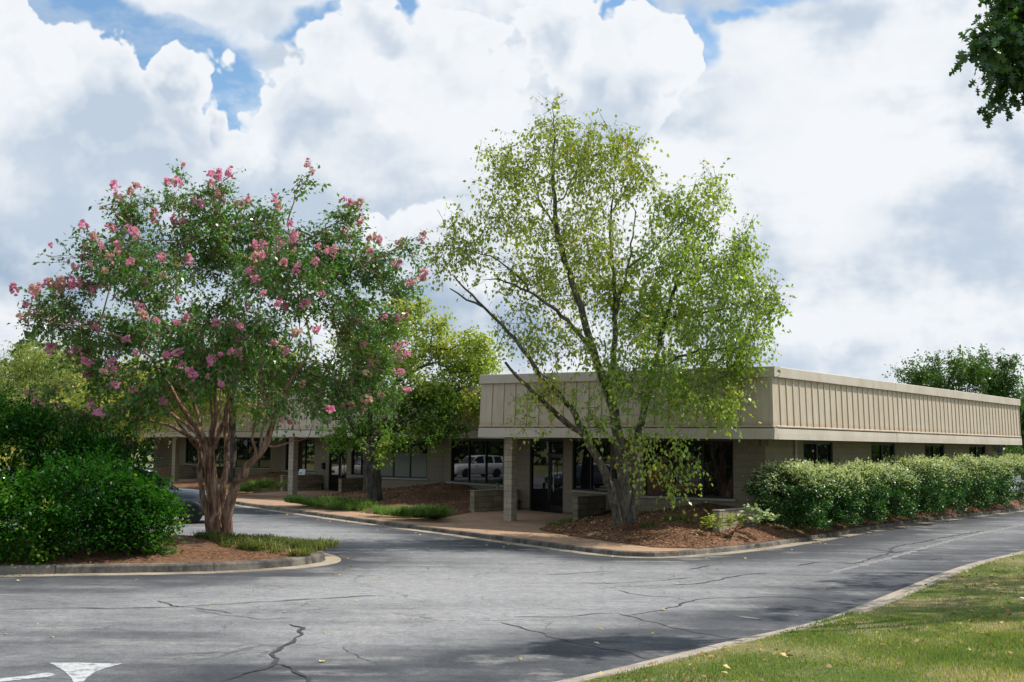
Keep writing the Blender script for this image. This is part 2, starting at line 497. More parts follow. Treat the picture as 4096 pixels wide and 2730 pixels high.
M = {}
M['asphalt'] = asphalt_mat()
M['kerb'] = concrete_mat('kerb_concrete', (0.215, 0.19, 0.155), (0.052, 0.049, 0.044), 0.95, 1.3, True)
M['kerb_pale'] = concrete_mat('pale_kerb_concrete', (0.40, 0.345, 0.27), (0.21, 0.185, 0.15), 0.6, 1.4)
M['gutter'] = concrete_mat('gutter_concrete', (0.40, 0.335, 0.255), (0.17, 0.145, 0.115), 0.8, 0.9)
M['walk'] = concrete_mat('exposed_aggregate', (0.42, 0.270, 0.170), (0.30, 0.185, 0.118), 0.7, 1.3)
M['mulch'] = mulch_mat()
M['turf'] = grass_soil_mat()
M['siding'] = siding_mat()
M['trim'] = trim_mat()
M['soffit'] = plain('soffit_board', (0.26, 0.225, 0.17), 0.8)
M['roof'] = plain('roof_membrane', (0.30, 0.29, 0.27), 0.9)
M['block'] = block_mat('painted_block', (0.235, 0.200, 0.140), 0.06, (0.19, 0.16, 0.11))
M['block_raw'] = block_mat('bare_block', (0.46, 0.40, 0.31), 0.13, (0.32, 0.275, 0.205))
M['block_moss'] = block_mat('mossy_block', (0.335, 0.295, 0.205), 0.18, (0.165, 0.152, 0.095))
M['mortar'] = plain('mortar', (0.125, 0.108, 0.082), 0.95)
M['bronze'] = plain('bronze_frame', (0.012, 0.011, 0.010), 0.45, 0.4)
M['sill'] = plain('concrete_sill', (0.30, 0.275, 0.225), 0.85)
M['glass'] = glass_mat('dark_glass')
M['glass_film'] = glass_mat('frosted_film', (0.105, 0.125, 0.115), 1.5, 0.05)
M['metal'] = plain('brushed_metal', (0.42, 0.42, 0.42), 0.35, 0.5, metal=0.9)
M['pipe'] = plain('pipe_paint', (0.40, 0.37, 0.31), 0.6)
M['black'] = plain('black_plastic', (0.012, 0.012, 0.013), 0.5)
M['grey_plastic'] = plain('grey_plastic', (0.17, 0.17, 0.165), 0.6)
M['crack'] = plain('crack_sealant', (0.052, 0.052, 0.055), 0.7, 0.3, 0.45, 9.0)
M['paint'] = paint_mat('white_road_paint', (0.50, 0.51, 0.50), 0.530, (0.20, 0.20, 0.20))
M['worn_paint'] = paint_mat('worn_road_paint', (0.30, 0.29, 0.275), 0.48, (0.17, 0.17, 0.17))
M['bark_crape'] = bark_mat('crape_bark', (0.105, 0.042, 0.025), (0.47, 0.32, 0.22), 7.0, 0.6, 0.7)
M['bark_birch'] = bark_mat('birch_bark', (0.040, 0.035, 0.028), (0.190, 0.172, 0.135), 7.0, 2.4, 1.0)
M['bark_dark'] = bark_mat('dark_bark', (0.030, 0.026, 0.021), (0.125, 0.115, 0.092), 7.0, 1.2, 1.0)
M['petal'] = petal_mat()
M['leaf_crape'] = leaf_mat('crape_leaf', (0.046, 0.15, 0.03), (0.185, 0.36, 0.065), (0.24, 0.22, 0.04), 0.965, 0.36, 0.045, 0.3)
M['leaf_birch'] = leaf_mat('birch_leaf', (0.23, 0.32, 0.045), (0.52, 0.57, 0.11), (0.62, 0.4, 0.03), 0.972, 0.48, 0.035, 0.35)
M['leaf_birch_deep'] = leaf_mat('birch_leaf_deep', (0.165, 0.3, 0.034), (0.45, 0.56, 0.09), (0.66, 0.42, 0.03), 0.975, 0.48, 0.045, 0.32)
M['leaf_maple'] = leaf_mat('maple_leaf', (0.060, 0.180, 0.024), (0.270, 0.380, 0.060), (0.52, 0.42, 0.06), 0.93, 0.44, 0.025)
M['leaf_oak'] = leaf_mat('oak_leaf', (0.018, 0.062, 0.02), (0.095, 0.2, 0.035), None, 1, 0.3, 0.05, 0.3)
M['leaf_willow'] = leaf_mat('willow_leaf', (0.2, 0.265, 0.07), (0.43, 0.47, 0.16), None, 1, 0.45, 0.03)
M['leaf_yellow'] = leaf_mat('yellowing_leaf', (0.28, 0.38, 0.075), (0.68, 0.62, 0.16), (0.62, 0.36, 0.07), 0.9, 0.46, 0.03)
M['leaf_mid'] = leaf_mat('mid_leaf', (0.035, 0.105, 0.02), (0.13, 0.23, 0.04), None, 1, 0.42, 0.03)
M['leaf_wood'] = leaf_mat('wood_leaf', (0.035, 0.07, 0.025), (0.1, 0.15, 0.05), None, 1, 0.3, 0.02)
M['leaf_shrub'] = leaf_mat('shrub_leaf', (0.009, 0.055, 0.007), (0.048, 0.165, 0.016), (0.26, 0.27, 0.04), 0.975, 0.40, 0.012)
M['leaf_shrub_low'] = leaf_mat('low_shrub_leaf', (0.013, 0.082, 0.006), (0.085, 0.24, 0.018), (0.3, 0.34, 0.06), 0.965, 0.40, 0.012)
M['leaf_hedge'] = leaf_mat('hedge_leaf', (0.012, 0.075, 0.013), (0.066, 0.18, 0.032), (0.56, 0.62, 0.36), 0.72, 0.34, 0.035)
M['leaf_blade'] = leaf_mat('lily_turf_blade', (0.055, 0.14, 0.022), (0.2, 0.32, 0.07), (0.42, 0.48, 0.2), 0.9, 0.4, 0.04)
M['leaf_blade_dry'] = leaf_mat('dry_turf_blade', (0.075, 0.12, 0.026), (0.21, 0.22, 0.065), (0.32, 0.27, 0.11), 0.82, 0.4, 0.03)
M['leaf_pale'] = leaf_mat('variegated_leaf', (0.16, 0.28, 0.09), (0.42, 0.5, 0.26), (0.62, 0.65, 0.45), 0.8, 0.3, 0.04)
M['leaf_lime'] = leaf_mat('lime_leaf', (0.16, 0.26, 0.04), (0.46, 0.48, 0.11), (0.55, 0.55, 0.22), 0.8, 0.4, 0.03)
M['grass'] = leaf_mat('grass_blade', (0.150, 0.225, 0.050), (0.310, 0.370, 0.115), (0.52, 0.45, 0.27), 0.80, 0.40, 0.025)
M['litter'] = leaf_mat('fallen_leaf', (0.24, 0.13, 0.05), (0.52, 0.36, 0.14), (0.62, 0.48, 0.20), 0.7, 0.1, 0.03)
M['litter_yellow'] = leaf_mat('fallen_yellow_leaf', (0.42, 0.30, 0.08), (0.62, 0.50, 0.20), (0.68, 0.60, 0.36), 0.7, 0.1, 0.03)
M['chips'] = leaf_mat('bark_chip', (0.075, 0.035, 0.018), (0.32, 0.17, 0.10), (0.42, 0.28, 0.18), 0.88, 0.0, 0.02, 0.6)


# ------------------------------------------------------------------ mesh and object helpers
def mesh(name, verts, faces, mats, mat_idx=None, smooth=False, tint=None):
    me = bpy.data.meshes.new(name)
    if isinstance(verts, np.ndarray):
        k = faces.shape[1]
        nf = len(faces)
        me.vertices.add(len(verts))
        me.vertices.foreach_set('co', np.ascontiguousarray(verts, dtype=np.float32).ravel())
        me.loops.add(nf * k)
        me.loops.foreach_set('vertex_index', np.ascontiguousarray(faces, dtype=np.int32).ravel())
        me.polygons.add(nf)
        me.polygons.foreach_set('loop_start', np.arange(0, nf * k, k, dtype=np.int32))
        me.polygons.foreach_set('loop_total', np.full(nf, k, dtype=np.int32))
        me.update(calc_edges=True)
    else:
        me.from_pydata(verts, [], faces)
        me.update()
    for m in (mats if isinstance(mats, (list, tuple)) else [mats]):
        me.materials.append(m)
    if mat_idx is not None:
        me.polygons.foreach_set('material_index', np.asarray(mat_idx, dtype=np.int32))
    if smooth:
        me.polygons.foreach_set('use_smooth', np.ones(len(me.polygons), dtype=bool))
    if tint is not None:
        at = me.attributes.new('leaf_tint', 'FLOAT', 'FACE')
        at.data.foreach_set('value', np.asarray(tint, dtype=np.float32))
    return me


def put(name, me, parent=None, loc=None, rz=0.0, kind=None, label=None, cat=None, group=None, mw=None):
    o = bpy.data.objects.new(name, me)
    COL.objects.link(o)
    if parent is not None:
        o.parent = parent
    if mw is not None:
        o.matrix_local = mw
    elif loc is not None:
        o.location = loc
        o.rotation_euler = (0, 0, rz)
    tag(o, label, cat, group, kind)
    return o


def tag(o, label=None, cat=None, group=None, kind=None):
    if label:
        o['label'] = label
    if cat:
        o['category'] = cat
    if group:
        o['group'] = group
    if kind:
        o['kind'] = kind
    return o


def thing(name, label, cat, loc=(0, 0, 0), rz=0.0, group=None):
    o = bpy.data.objects.new(name, None)
    o.empty_display_size = 0.3
    COL.objects.link(o)
    o.location = loc
    o.rotation_euler = (0, 0, rz)
    return tag(o, label, cat, group)


class MB:
    """collects boxes, prisms and lofts into one mesh"""
    def __init__(self):
        self.v = []
        self.f = []
        self.m = []

    def add(self, vs, fs, mi=0):
        k = len(self.v)
        self.v += [tuple(a) for a in vs]
        self.f += [tuple(i + k for i in f) for f in fs]
        self.m += [mi] * len(fs)
        return self

    def box(self, x0, x1, y0, y1, z0, z1, mi=0, bev=0.0):
        if bev:
            b = bev
            vs = []
            for z, i in ((z0, b), (z0 + b, 0), (z1 - b, 0), (z1, b)):
                for x, y in ((x0 + i, y0 + b), (x0 + b, y0 + i), (x1 - b, y0 + i), (x1 - i, y0 + b),
                             (x1 - i, y1 - b), (x1 - b, y1 - i), (x0 + b, y1 - i), (x0 + i, y1 - b)):
                    vs.append((x, y, z))
            fs = [tuple(range(7, -1, -1)), tuple(range(24, 32))]
            for r in range(3):
                for c in range(8):
                    d = (c + 1) % 8
                    fs.append((r * 8 + c, r * 8 + d, r * 8 + 8 + d, r * 8 + 8 + c))
            return self.add(vs, fs, mi)
        vs = [(x0, y0, z0), (x1, y0, z0), (x1, y1, z0), (x0, y1, z0), (x0, y0, z1), (x1, y0, z1), (x1, y1, z1), (x0, y1, z1)]
        fs = [(0, 3, 2, 1), (4, 5, 6, 7), (0, 1, 5, 4), (1, 2, 6, 5), (2, 3, 7, 6), (3, 0, 4, 7)]
        return self.add(vs, fs, mi)

    def extrude(self, prof, x0, x1, mi=0):
        """closed profile of (y, z) pushed along x"""
        n = len(prof)
        vs = [(x0, y, z) for y, z in prof] + [(x1, y, z) for y, z in prof]
        fs = [(i, (i + 1) % n, n + (i + 1) % n, n + i) for i in range(n)]
        fs += [tuple(range(n - 1, -1, -1)), tuple(range(n, 2 * n))]
        return self.add(vs, fs, mi)

    def lathe(self, prof, n=16, mi=0, c=(0, 0, 0)):
        vs = []
        for r, z in prof:
            for i in range(n):
                a = 2 * math.pi * i / n
                vs.append((c[0] + r * math.cos(a), c[1] + r * math.sin(a), c[2] + z))
        fs = []
        for k in range(len(prof) - 1):
            for i in range(n):
                j = (i + 1) % n
                fs.append((k * n + i, k * n + j, k * n + n + j, k * n + n + i))
        fs.append(tuple(range(n - 1, -1, -1)))
        fs.append(tuple(range((len(prof) - 1) * n, len(prof) * n)))
        return self.add(vs, fs, mi)

    def mesh(self, name, mats, smooth=False):
        return mesh(name, self.v, self.f, mats, self.m, smooth)


def fix_normals(me):
    b = bmesh.new()
    b.from_mesh(me)
    bmesh.ops.recalc_face_normals(b, faces=b.faces)
    b.to_mesh(me)
    b.free()
    return me


def frame(p0, p1, z=0.0):
    """matrix whose x runs from p0 to p1 on plan, y to the left of it; and the length"""
    a = math.atan2(p1[1] - p0[1], p1[0] - p0[0])
    return Matrix.Translation((p0[0], p0[1], z)) @ Matrix.Rotation(a, 4, 'Z'), math.hypot(p1[0] - p0[0], p1[1] - p0[1])


def poly_sheet(poly, zf, step=None, name='sheet', mat=None, skip=None, jitter=0.0):
    """a sheet filling the outline; inner points every step metres; height from zf(x, y)"""
    pts = [Vector((p[0], p[1])) for p in poly]
    nb = len(pts)
    if step:
        ring = []
        for i in range(nb):
            a, b = pts[i], pts[(i + 1) % nb]
            k = max(1, int((b - a).length / step))
            ring += [a.lerp(b, j / k) for j in range(k)]
        pts = ring
        nb = len(pts)
        xs = [p.x for p in pts]
        ys = [p.y for p in pts]
        P = np.array([(p.x, p.y) for p in pts])
        gx, gy = np.meshgrid(np.arange(min(xs), max(xs), step), np.arange(min(ys), max(ys), step))
        g = np.stack([gx.ravel(), gy.ravel()], 1) + rng.uniform(-0.3, 0.3, (gx.size, 2)) * step
        g = g[inside(g, P)]
        if len(g):
            a = P
            b = np.roll(P, -1, 0)
            ab = b - a
            keep = np.ones(len(g), bool)
            for i in range(nb):
                t = np.clip(((g - a[i]) @ ab[i]) / max(ab[i] @ ab[i], 1e-9), 0, 1)
                dd = np.linalg.norm(g - (a[i] + t[:, None] * ab[i]), axis=1)
                keep &= dd > 0.35 * step
            pts = pts + [Vector((q[0], q[1])) for q in g[keep]]
    r = delaunay_2d_cdt(pts, [], [list(range(nb))], 1, 1e-5)
    vs = [(v.x, v.y, zf(v.x, v.y)) for v in r[0]]
    fs = []
    for f in r[2]:
        a, b, c = (r[0][i] for i in f[:3])
        s = (b - a).cross(c - a)
        fs.append(tuple(f) if s > 0 else tuple(reversed(f)))
    return mesh(name, vs, fs, mat, None, bool(step))


def inside(q, P):
    x, y = q[:, 0], q[:, 1]
    res = np.zeros(len(q), bool)
    n = len(P)
    for i in range(n):
        x0, y0 = P[i]
        x1, y1 = P[(i + 1) % n]
        c = ((y0 > y) != (y1 > y))
        if y1 != y0:
            res ^= c & (x < (x1 - x0) * (y - y0) / (y1 - y0) + x0)
    return res


def dist_line(q, L):
    """distance of points q (n,2) from the polyline L"""
    L = np.asarray(L, float)
    d = np.full(len(q), 1e9)
    for a, b in zip(L[:-1], L[1:]):
        ab = b - a
        t = np.clip(((q - a) @ ab) / max(ab @ ab, 1e-9), 0, 1)
        d = np.minimum(d, np.linalg.norm(q - (a + t[:, None] * ab), axis=1))
    return d


def smooth_line(pts, step=0.5):
    """Catmull-Rom through the points, resampled evenly"""
    P = np.array([p[:2] for p in pts], float)
    P = np.vstack([2 * P[0] - P[1], P, 2 * P[-1] - P[-2]])
    out = []
    for i in range(1, len(P) - 2):
        for t in np.linspace(0, 1, 12, endpoint=False):
            a, b, c, d = P[i - 1:i + 3]
            out.append(0.5 * ((2 * b) + (c - a) * t + (2 * a - 5 * b + 4 * c - d) * t * t + (3 * b - a - 3 * c + d) * t ** 3))
    out.append(P[-2])
    out = np.array(out)
    s = np.concatenate([[0], np.cumsum(np.linalg.norm(np.diff(out, axis=0), axis=1))])
    n = max(2, int(s[-1] / step))
    u = np.linspace(0, s[-1], n + 1)
    return np.stack([np.interp(u, s, out[:, 0]), np.interp(u, s, out[:, 1])], 1)


def offset_line(L, d):
    """positive d: to the left of the way the line runs"""
    t = np.gradient(L, axis=0)
    t /= np.linalg.norm(t, axis=1)[:, None]
    return L + d * np.stack([-t[:, 1], t[:, 0]], 1)


rng = np.random.default_rng(7)
random.seed(7)

# ------------------------------------------------------------------ ground, road, kerbs, beds
A2 = np.array([0.8056, -0.5925])      # along a unit's front, left to right
B2 = np.array([0.5925, 0.8056])       # into the building
L0 = np.array([-0.96, 40.35])         # left end of the near unit's fascia
D2 = np.array([-10.04, 17.28])        # from one unit of the stepped front to the next
DD = -D2 / np.linalg.norm(D2)         # along the diagonal wall, towards the camera
NN = np.array([-DD[1], DD[0]])        # into the building, square to the diagonal wall
NN = NN if NN[0] > 0 else -NN
WZ = 0.11                             # pavement level


def uw(k, u, w):
    return L0 + k * D2 + u * DD + w * NN


def st(k, s, t):
    return L0 + k * D2 + s * A2 + t * B2


put('ground', poly_sheet([(-700, -300), (700, -300), (700, 900), (-700, 900)], lambda x, y: -0.06, None, 'ground', M['turf']), kind='structure')

GUT_B = smooth_line([(-42, 103.6), (-24, 72.6), (-11.01, 50.25), (-4.8, 40.05), (-2.0, 35.75), (0.24, 32.1), (1.45, 30.25), (2.2, 29.3), (3.05, 28.9),
                     (3.9, 29.08), (4.9, 29.95), (6.3, 31.5), (7.7, 33.4), (9.46, 36.1), (12.6, 41.0), (15.6, 45.2), (21.4, 52.6), (30, 63.9), (40, 77)], 0.4)
GUT_I = smooth_line([(-44, 14.6), (-30, 18.1), (-20, 20.6), (-14, 22.2), (-9.4, 23.4), (-7.7, 23.82), (-6.2, 24.25), (-5.0, 24.85), (-4.1, 25.75), (-3.62, 26.8),
                     (-3.6, 27.8), (-3.95, 28.9), (-4.7, 30.1), (-5.8, 31.2), (-7.6, 32.2), (-11, 33.1), (-20, 33.0), (-44, 29)], 0.4)
GUT_L = smooth_line([(-26, -11), (-12, 0.4), (-4.5, 8.1), (0.52, 13.83), (1.79, 15.39), (2.97, 16.85), (4.42, 18.6), (5.5, 20.3), (6.9, 22.7), (9.0, 26.3),
                     (10.6, 28.8), (13.3, 32.5), (18, 38.9), (26, 50), (36, 64)], 0.4)


def road_sheet():
    """one sheet; each point knows how worn it is: dark sealed margins and patches, pale where the wheels run"""
    gx = np.concatenate([[-52, -40, -30], np.arange(-22, 26.1, 0.5), [32, 45, 60]])
    gy = np.concatenate([[-28, -10], np.arange(4, 60.1, 0.5), [70, 90, 130]])
    X, Y = np.meshgrid(gx, gy)
    q = np.stack([X.ravel(), Y.ravel()], 1)
    dB, dI, dL = dist_line(q, GUT_B[::2]), dist_line(q, GUT_I[::2]), dist_line(q, GUT_L[::2])
    w = 0.55 + 0.36 * np.exp(-((q[:, 0] + 0.5) / 6.0) ** 2 - ((q[:, 1] - 22.5) / 4.5) ** 2) + 0.30 * np.exp(-((q[:, 0] + 5.0) / 3.0) ** 2 - ((q[:, 1] - 37) / 6) ** 2)
    w = w - 0.60 * np.exp(-(dB / 1.5) ** 2) - 0.45 * np.exp(-(dI / 1.3) ** 2) - 0.35 * np.exp(-(dL / 1.7) ** 2)
    for line, wd, am in (
            ([(-3.35, 13.47, 0.00), (-3.00, 13.91, 0.00), (-2.15, 14.42, 0.00), (-1.22, 14.89, 0.00), (-0.10, 15.48, 0.00)], 0.6, -0.26),
            ([(-0.10, 15.50, 0.00), (0.77, 16.88, 0.00), (1.89, 17.66, 0.00), (3.01, 18.86, 0.00), (4.61, 20.82, 0.00), (7.01, 24.01, 0.00)], 0.6, -0.22),
            ([(-9.62, 21.29, 0.00), (-8.59, 21.39, 0.00), (-6.60, 21.90, 0.00), (-5.44, 23.19, 0.00), (-3.72, 24.70, 0.00)], 0.6, -0.24),
            ([(-7.14, 15.87, 0.00), (-6.05, 15.78, 0.00), (-5.29, 16.70, 0.00), (-4.19, 16.78, 0.00)], 0.6, -0.18),
            ([(-5.66, 14.19, 0.00), (-5.16, 14.77, 0.00), (-4.19, 14.84, 0.00), (-3.33, 14.34, 0.00)], 0.5, -0.15),
            ([(-6.68, 18.19, 0.00), (-5.53, 19.46, 0.00), (-3.80, 20.67, 0.00), (-1.49, 22.41, 0.00)], 0.5, 0.15),
            ([(-2.50, 16.73, 0.00), (-1.17, 17.79, 0.00), (-0.13, 18.74, 0.00)], 0.9, 0.18),
            ([(-0.22, 29.27, 0.00), (1.22, 26.80, 0.00), (3.13, 27.02, 0.00), (5.60, 30.03, 0.00)], 1.2, 0.15)):
        L = np.array([p[:2] for p in line])
        w = w + am * np.exp(-(dist_line(q, L) / wd) ** 2)
    n, m = len(gx), len(gy)
    v = np.stack([X.ravel(), Y.ravel(), np.zeros(n * m)], 1)
    i = (np.arange(m - 1)[:, None] * n + np.arange(n - 1)[None, :]).ravel()
    me = mesh('road', v, np.stack([i, i + 1, i + n + 1, i + n], 1), M['asphalt'])
    at = me.attributes.new('wear', 'FLOAT', 'POINT')
    at.data.foreach_set('value', np.clip(w, 0, 1).astype(np.float32))
    return put('road', me, kind='structure')


road_sheet()


def kerb(name, line, prof, mats, seg, kind_parts, near=70.0):
    """prof: rows of (offset to the left, z, material); cut into lengths with open joints"""
    root = bpy.data.objects.new(name, None)
    COL.objects.link(root)
    tag(root, kind='structure')
    s = np.concatenate([[0], np.cumsum(np.linalg.norm(np.diff(line, axis=0), axis=1))])
    rows = [offset_line(line, o) for o, _, _ in prof]
    n = int(s[-1] / seg)
    for part, lo, hi in kind_parts:
        for i in range(n + 1):
            a, b = i * seg + 0.006, min((i + 1) * seg - 0.006, s[-1])
            if b - a < 0.3:
                continue
            ss = np.concatenate([[a], s[(s > a + 0.05) & (s < b - 0.05)], [b]])
            vs, fs, ms = [], [], []
            dz = rng.uniform(-0.004, 0.004)
            m = hi - lo + 1
            for c in range(lo, hi + 1):
                r = rows[c]
                X, Y = np.interp(ss, s, r[:, 0]), np.interp(ss, s, r[:, 1])
                vs += [(x, y, prof[c][1] + dz) for x, y in zip(X, Y)]
            k = len(ss)
            for c in range(m - 1):
                for j in range(k - 1):
                    fs.append((c * k + j, c * k + j + 1, (c + 1) * k + j + 1, (c + 1) * k + j))
                    ms.append(prof[lo + c][2])
            fs.append(tuple(c * k for c in range(m)))
            fs.append(tuple(c * k + k - 1 for c in reversed(range(m))))
            ms += [ms[0], ms[0]]
            put(part, mesh(part, vs, fs, mats, ms), root)
    return root


# profile: gutter pan, then kerb face, rounded nose, top, back
kerb('kerb', GUT_B, [(0.0, -0.02, 0), (0.0, 0.008, 0), (0.40, -0.004 + 0.008, 0), (0.405, -0.02, 0),
                     (0.40, -0.02, 1), (0.425, 0.085, 1), (0.445, 0.106, 1), (0.57, 0.114, 1), (0.58, -0.02, 1)],
     [M['gutter'], M['kerb']], 3.05, [('gutter_section', 0, 3), ('kerb_section', 4, 8)])
kerb('kerb', GUT_I, [(0.10, -0.02, 0), (0.10, 0.008, 0), (0.44, 0.016, 0), (0.445, -0.02, 0),
                     (0.44, -0.02, 1), (0.47, 0.135, 1), (0.50, 0.168, 1), (0.65, 0.176, 1), (0.66, -0.02, 1)],
     [M['gutter'], M['kerb']], 3.05, [('gutter_section', 0, 3), ('kerb_section', 4, 8)])
kerb('kerb', GUT_L[:, :], [(0.0, -0.02, 0), (0.0, 0.010, 0), (-0.20, 0.012, 0), (-0.30, 0.055, 0), (-0.40, 0.095, 0), (-0.50, 0.10, 0), (-0.51, -0.02, 0)],
     [M['kerb_pale']], 3.05, [('kerb_section', 0, 6)])

KB = offset_line(GUT_B, 0.575)        # back of each kerb
KI = offset_line(GUT_I, 0.655)
KL = offset_line(GUT_L, -0.505)

# pavement before the building: one sheet from the kerb back under the walls
iA = int(np.argmin(np.linalg.norm(KB - (21.0, 53.0), axis=1)))
walk_poly = [tuple(p) for p in KB[: iA + 1: 2]] + [(24, 62), tuple(st(3, 9, 20))]
put('sidewalk', poly_sheet(walk_poly, lambda x, y: WZ, None, 'sidewalk', M['walk']), kind='structure')


def hump(edge, z0, slope, zmax, amp=0.03):
    E = np.asarray(edge, float)

    def f(x, y):
        d = float(dist_line(np.array([[x, y]]), E)[0])
        n = 0.55 * math.sin(1.7 * x + 0.6 * y) + 0.45 * math.sin(2.9 * y - 1.1 * x + 1.0) + 0.3 * math.sin(5.1 * x + 4.3 * y)
        return z0 + min(d * slope, zmax - z0) + amp * n * min(1.0, d * 2)
    return f


BEDS = []                             # (outline, height function), used again to scatter things


def bed(name, poly, zf, step, mat, kind='structure'):
    BEDS.append((np.array([p[:2] for p in poly], float), zf))
    return put(name, poly_sheet(poly, zf, step, name, mat), kind=kind)


# beds between the entrances, rising to the window sills
for k in range(0, 3):
    edge = [uw(k, -19.05, 3.1), uw(k, -16.0, -0.35), uw(k, -13.7, -1.05), uw(k, -11.2, -1.5), uw(k, -8, -1.62), uw(k, -4.5, -1.62), uw(k, -1.9, -1.25), uw(k, -1.5, -0.8), uw(k, -4.6, 2.2)]
    back = [uw(k, -5.6, 4.95), uw(k, -12.1, 4.95), st(k + 1, 4.5, 1.45), uw(k, -17.3, 4.95), uw(k, -19.6, 4.95)]
    bed('mulch_bed', edge + back, hump(edge, WZ + 0.015, 0.125, 0.90), 0.45, M['mulch'])
# bed under the river birch
iC0 = int(np.argmin(np.linalg.norm(KB - (4.6, 30.5), axis=1)))
iC1 = int(np.argmin(np.linalg.norm(KB - (5.6, 31.3), axis=1)))
edgeF = [(2.28, 41.3), (2.2, 40.9), (1.35, 38.6), (0.82, 36.75), (0.95, 36.0), (1.7, 34.1), (2.7, 32.2), (3.5, 30.7)] + [tuple(p) for p in KB[iC0:iC1]]
edgeF += [(6.0, 32.3)]
bedF = edgeF + [(5.75, 33.3), (7.4, 35.95), tuple(st(0, 9.2, 1.45)), tuple(st(0, 4.5, 1.45)), tuple(uw(0, 2.7, 4.95)), tuple(uw(0, 0.2, 4.95))]
bed('mulch_bed', bedF, hump(edgeF, WZ + 0.015, 0.165, 1.0), 0.4, M['mulch'])
# bed along the right-hand wall
iR0, iR1 = iC1, int(np.argmin(np.linalg.norm(KB - (24.5, 57.5), axis=1)))
edgeR = [tuple(p) for p in KB[iR0:iR1:2]]
bedR = edgeR + [tuple(st(0, 9.35, 27.5)), tuple(st(0, 9.35, 1.2)), (6.0, 33.3)]
bed('mulch_bed', bedR, hump(edgeR, WZ + 0.01, 0.45, 0.40), 0.45, M['mulch'])
# planted island across the drive
edgeI = [tuple(p) for p in KI]
bed('mulch_bed', edgeI, hump(edgeI + [edgeI[0]], 0.165, 0.11, 0.42), 0.6, M['mulch'])


def lawn_z(x, y):
    d = float(dist_line(np.array([[x, y]]), KL[::2])[0])
    t = min(1.0, d / 13.0)
    return 0.095 + 0.88 * t * t * (3 - 2 * t) + 0.012 * math.sin(1.3 * x) * math.sin(1.1 * y + 0.5)


lawn_poly = [tuple(p) for p in KL[::2]] + [(60, 64), (60, -26), (-26, -26)]
put('lawn', poly_sheet(lawn_poly, lawn_z, 1.6, 'lawn', M['turf']), kind='structure')


# road markings and sealed cracks: thin sheets on the asphalt
def ribbon(name, line, w, mat, z=0.004, jit=0.55, kind='structure'):
    w = w * (0.74 if mat is M['crack'] else 1.0)
    L = smooth_line(line, 0.09)
    n = len(L)
    ww = w * (1 + jit * np.interp(np.arange(n), np.arange(0, n + 6, 3), rng.uniform(-1, 1, len(np.arange(0, n + 6, 3)))))
    ends = np.minimum(np.arange(n), np.arange(n)[::-1]) / 4.0
    ww = ww * np.clip(ends + 0.25, 0, 1)
    L = L + rng.uniform(-0.012, 0.012, L.shape) + 0.03 * np.stack([np.sin(np.arange(n) * 0.9 + w * 99), np.sin(np.arange(n) * 0.63)], 1)
    a, b = offset_line(L, 0.5)[:, :] - L, None
    nrm = a / np.maximum(np.linalg.norm(a, axis=1)[:, None], 1e-6)
    l, r = L + nrm * ww[:, None] / 2, L - nrm * ww[:, None] / 2
    vs = [(x, y, z) for x, y in l] + [(x, y, z) for x, y in r]
    fs = [(i, n + i, n + i + 1, i + 1) for i in range(n - 1)]
    return put(name, mesh(name, vs, fs, mat), kind=kind)


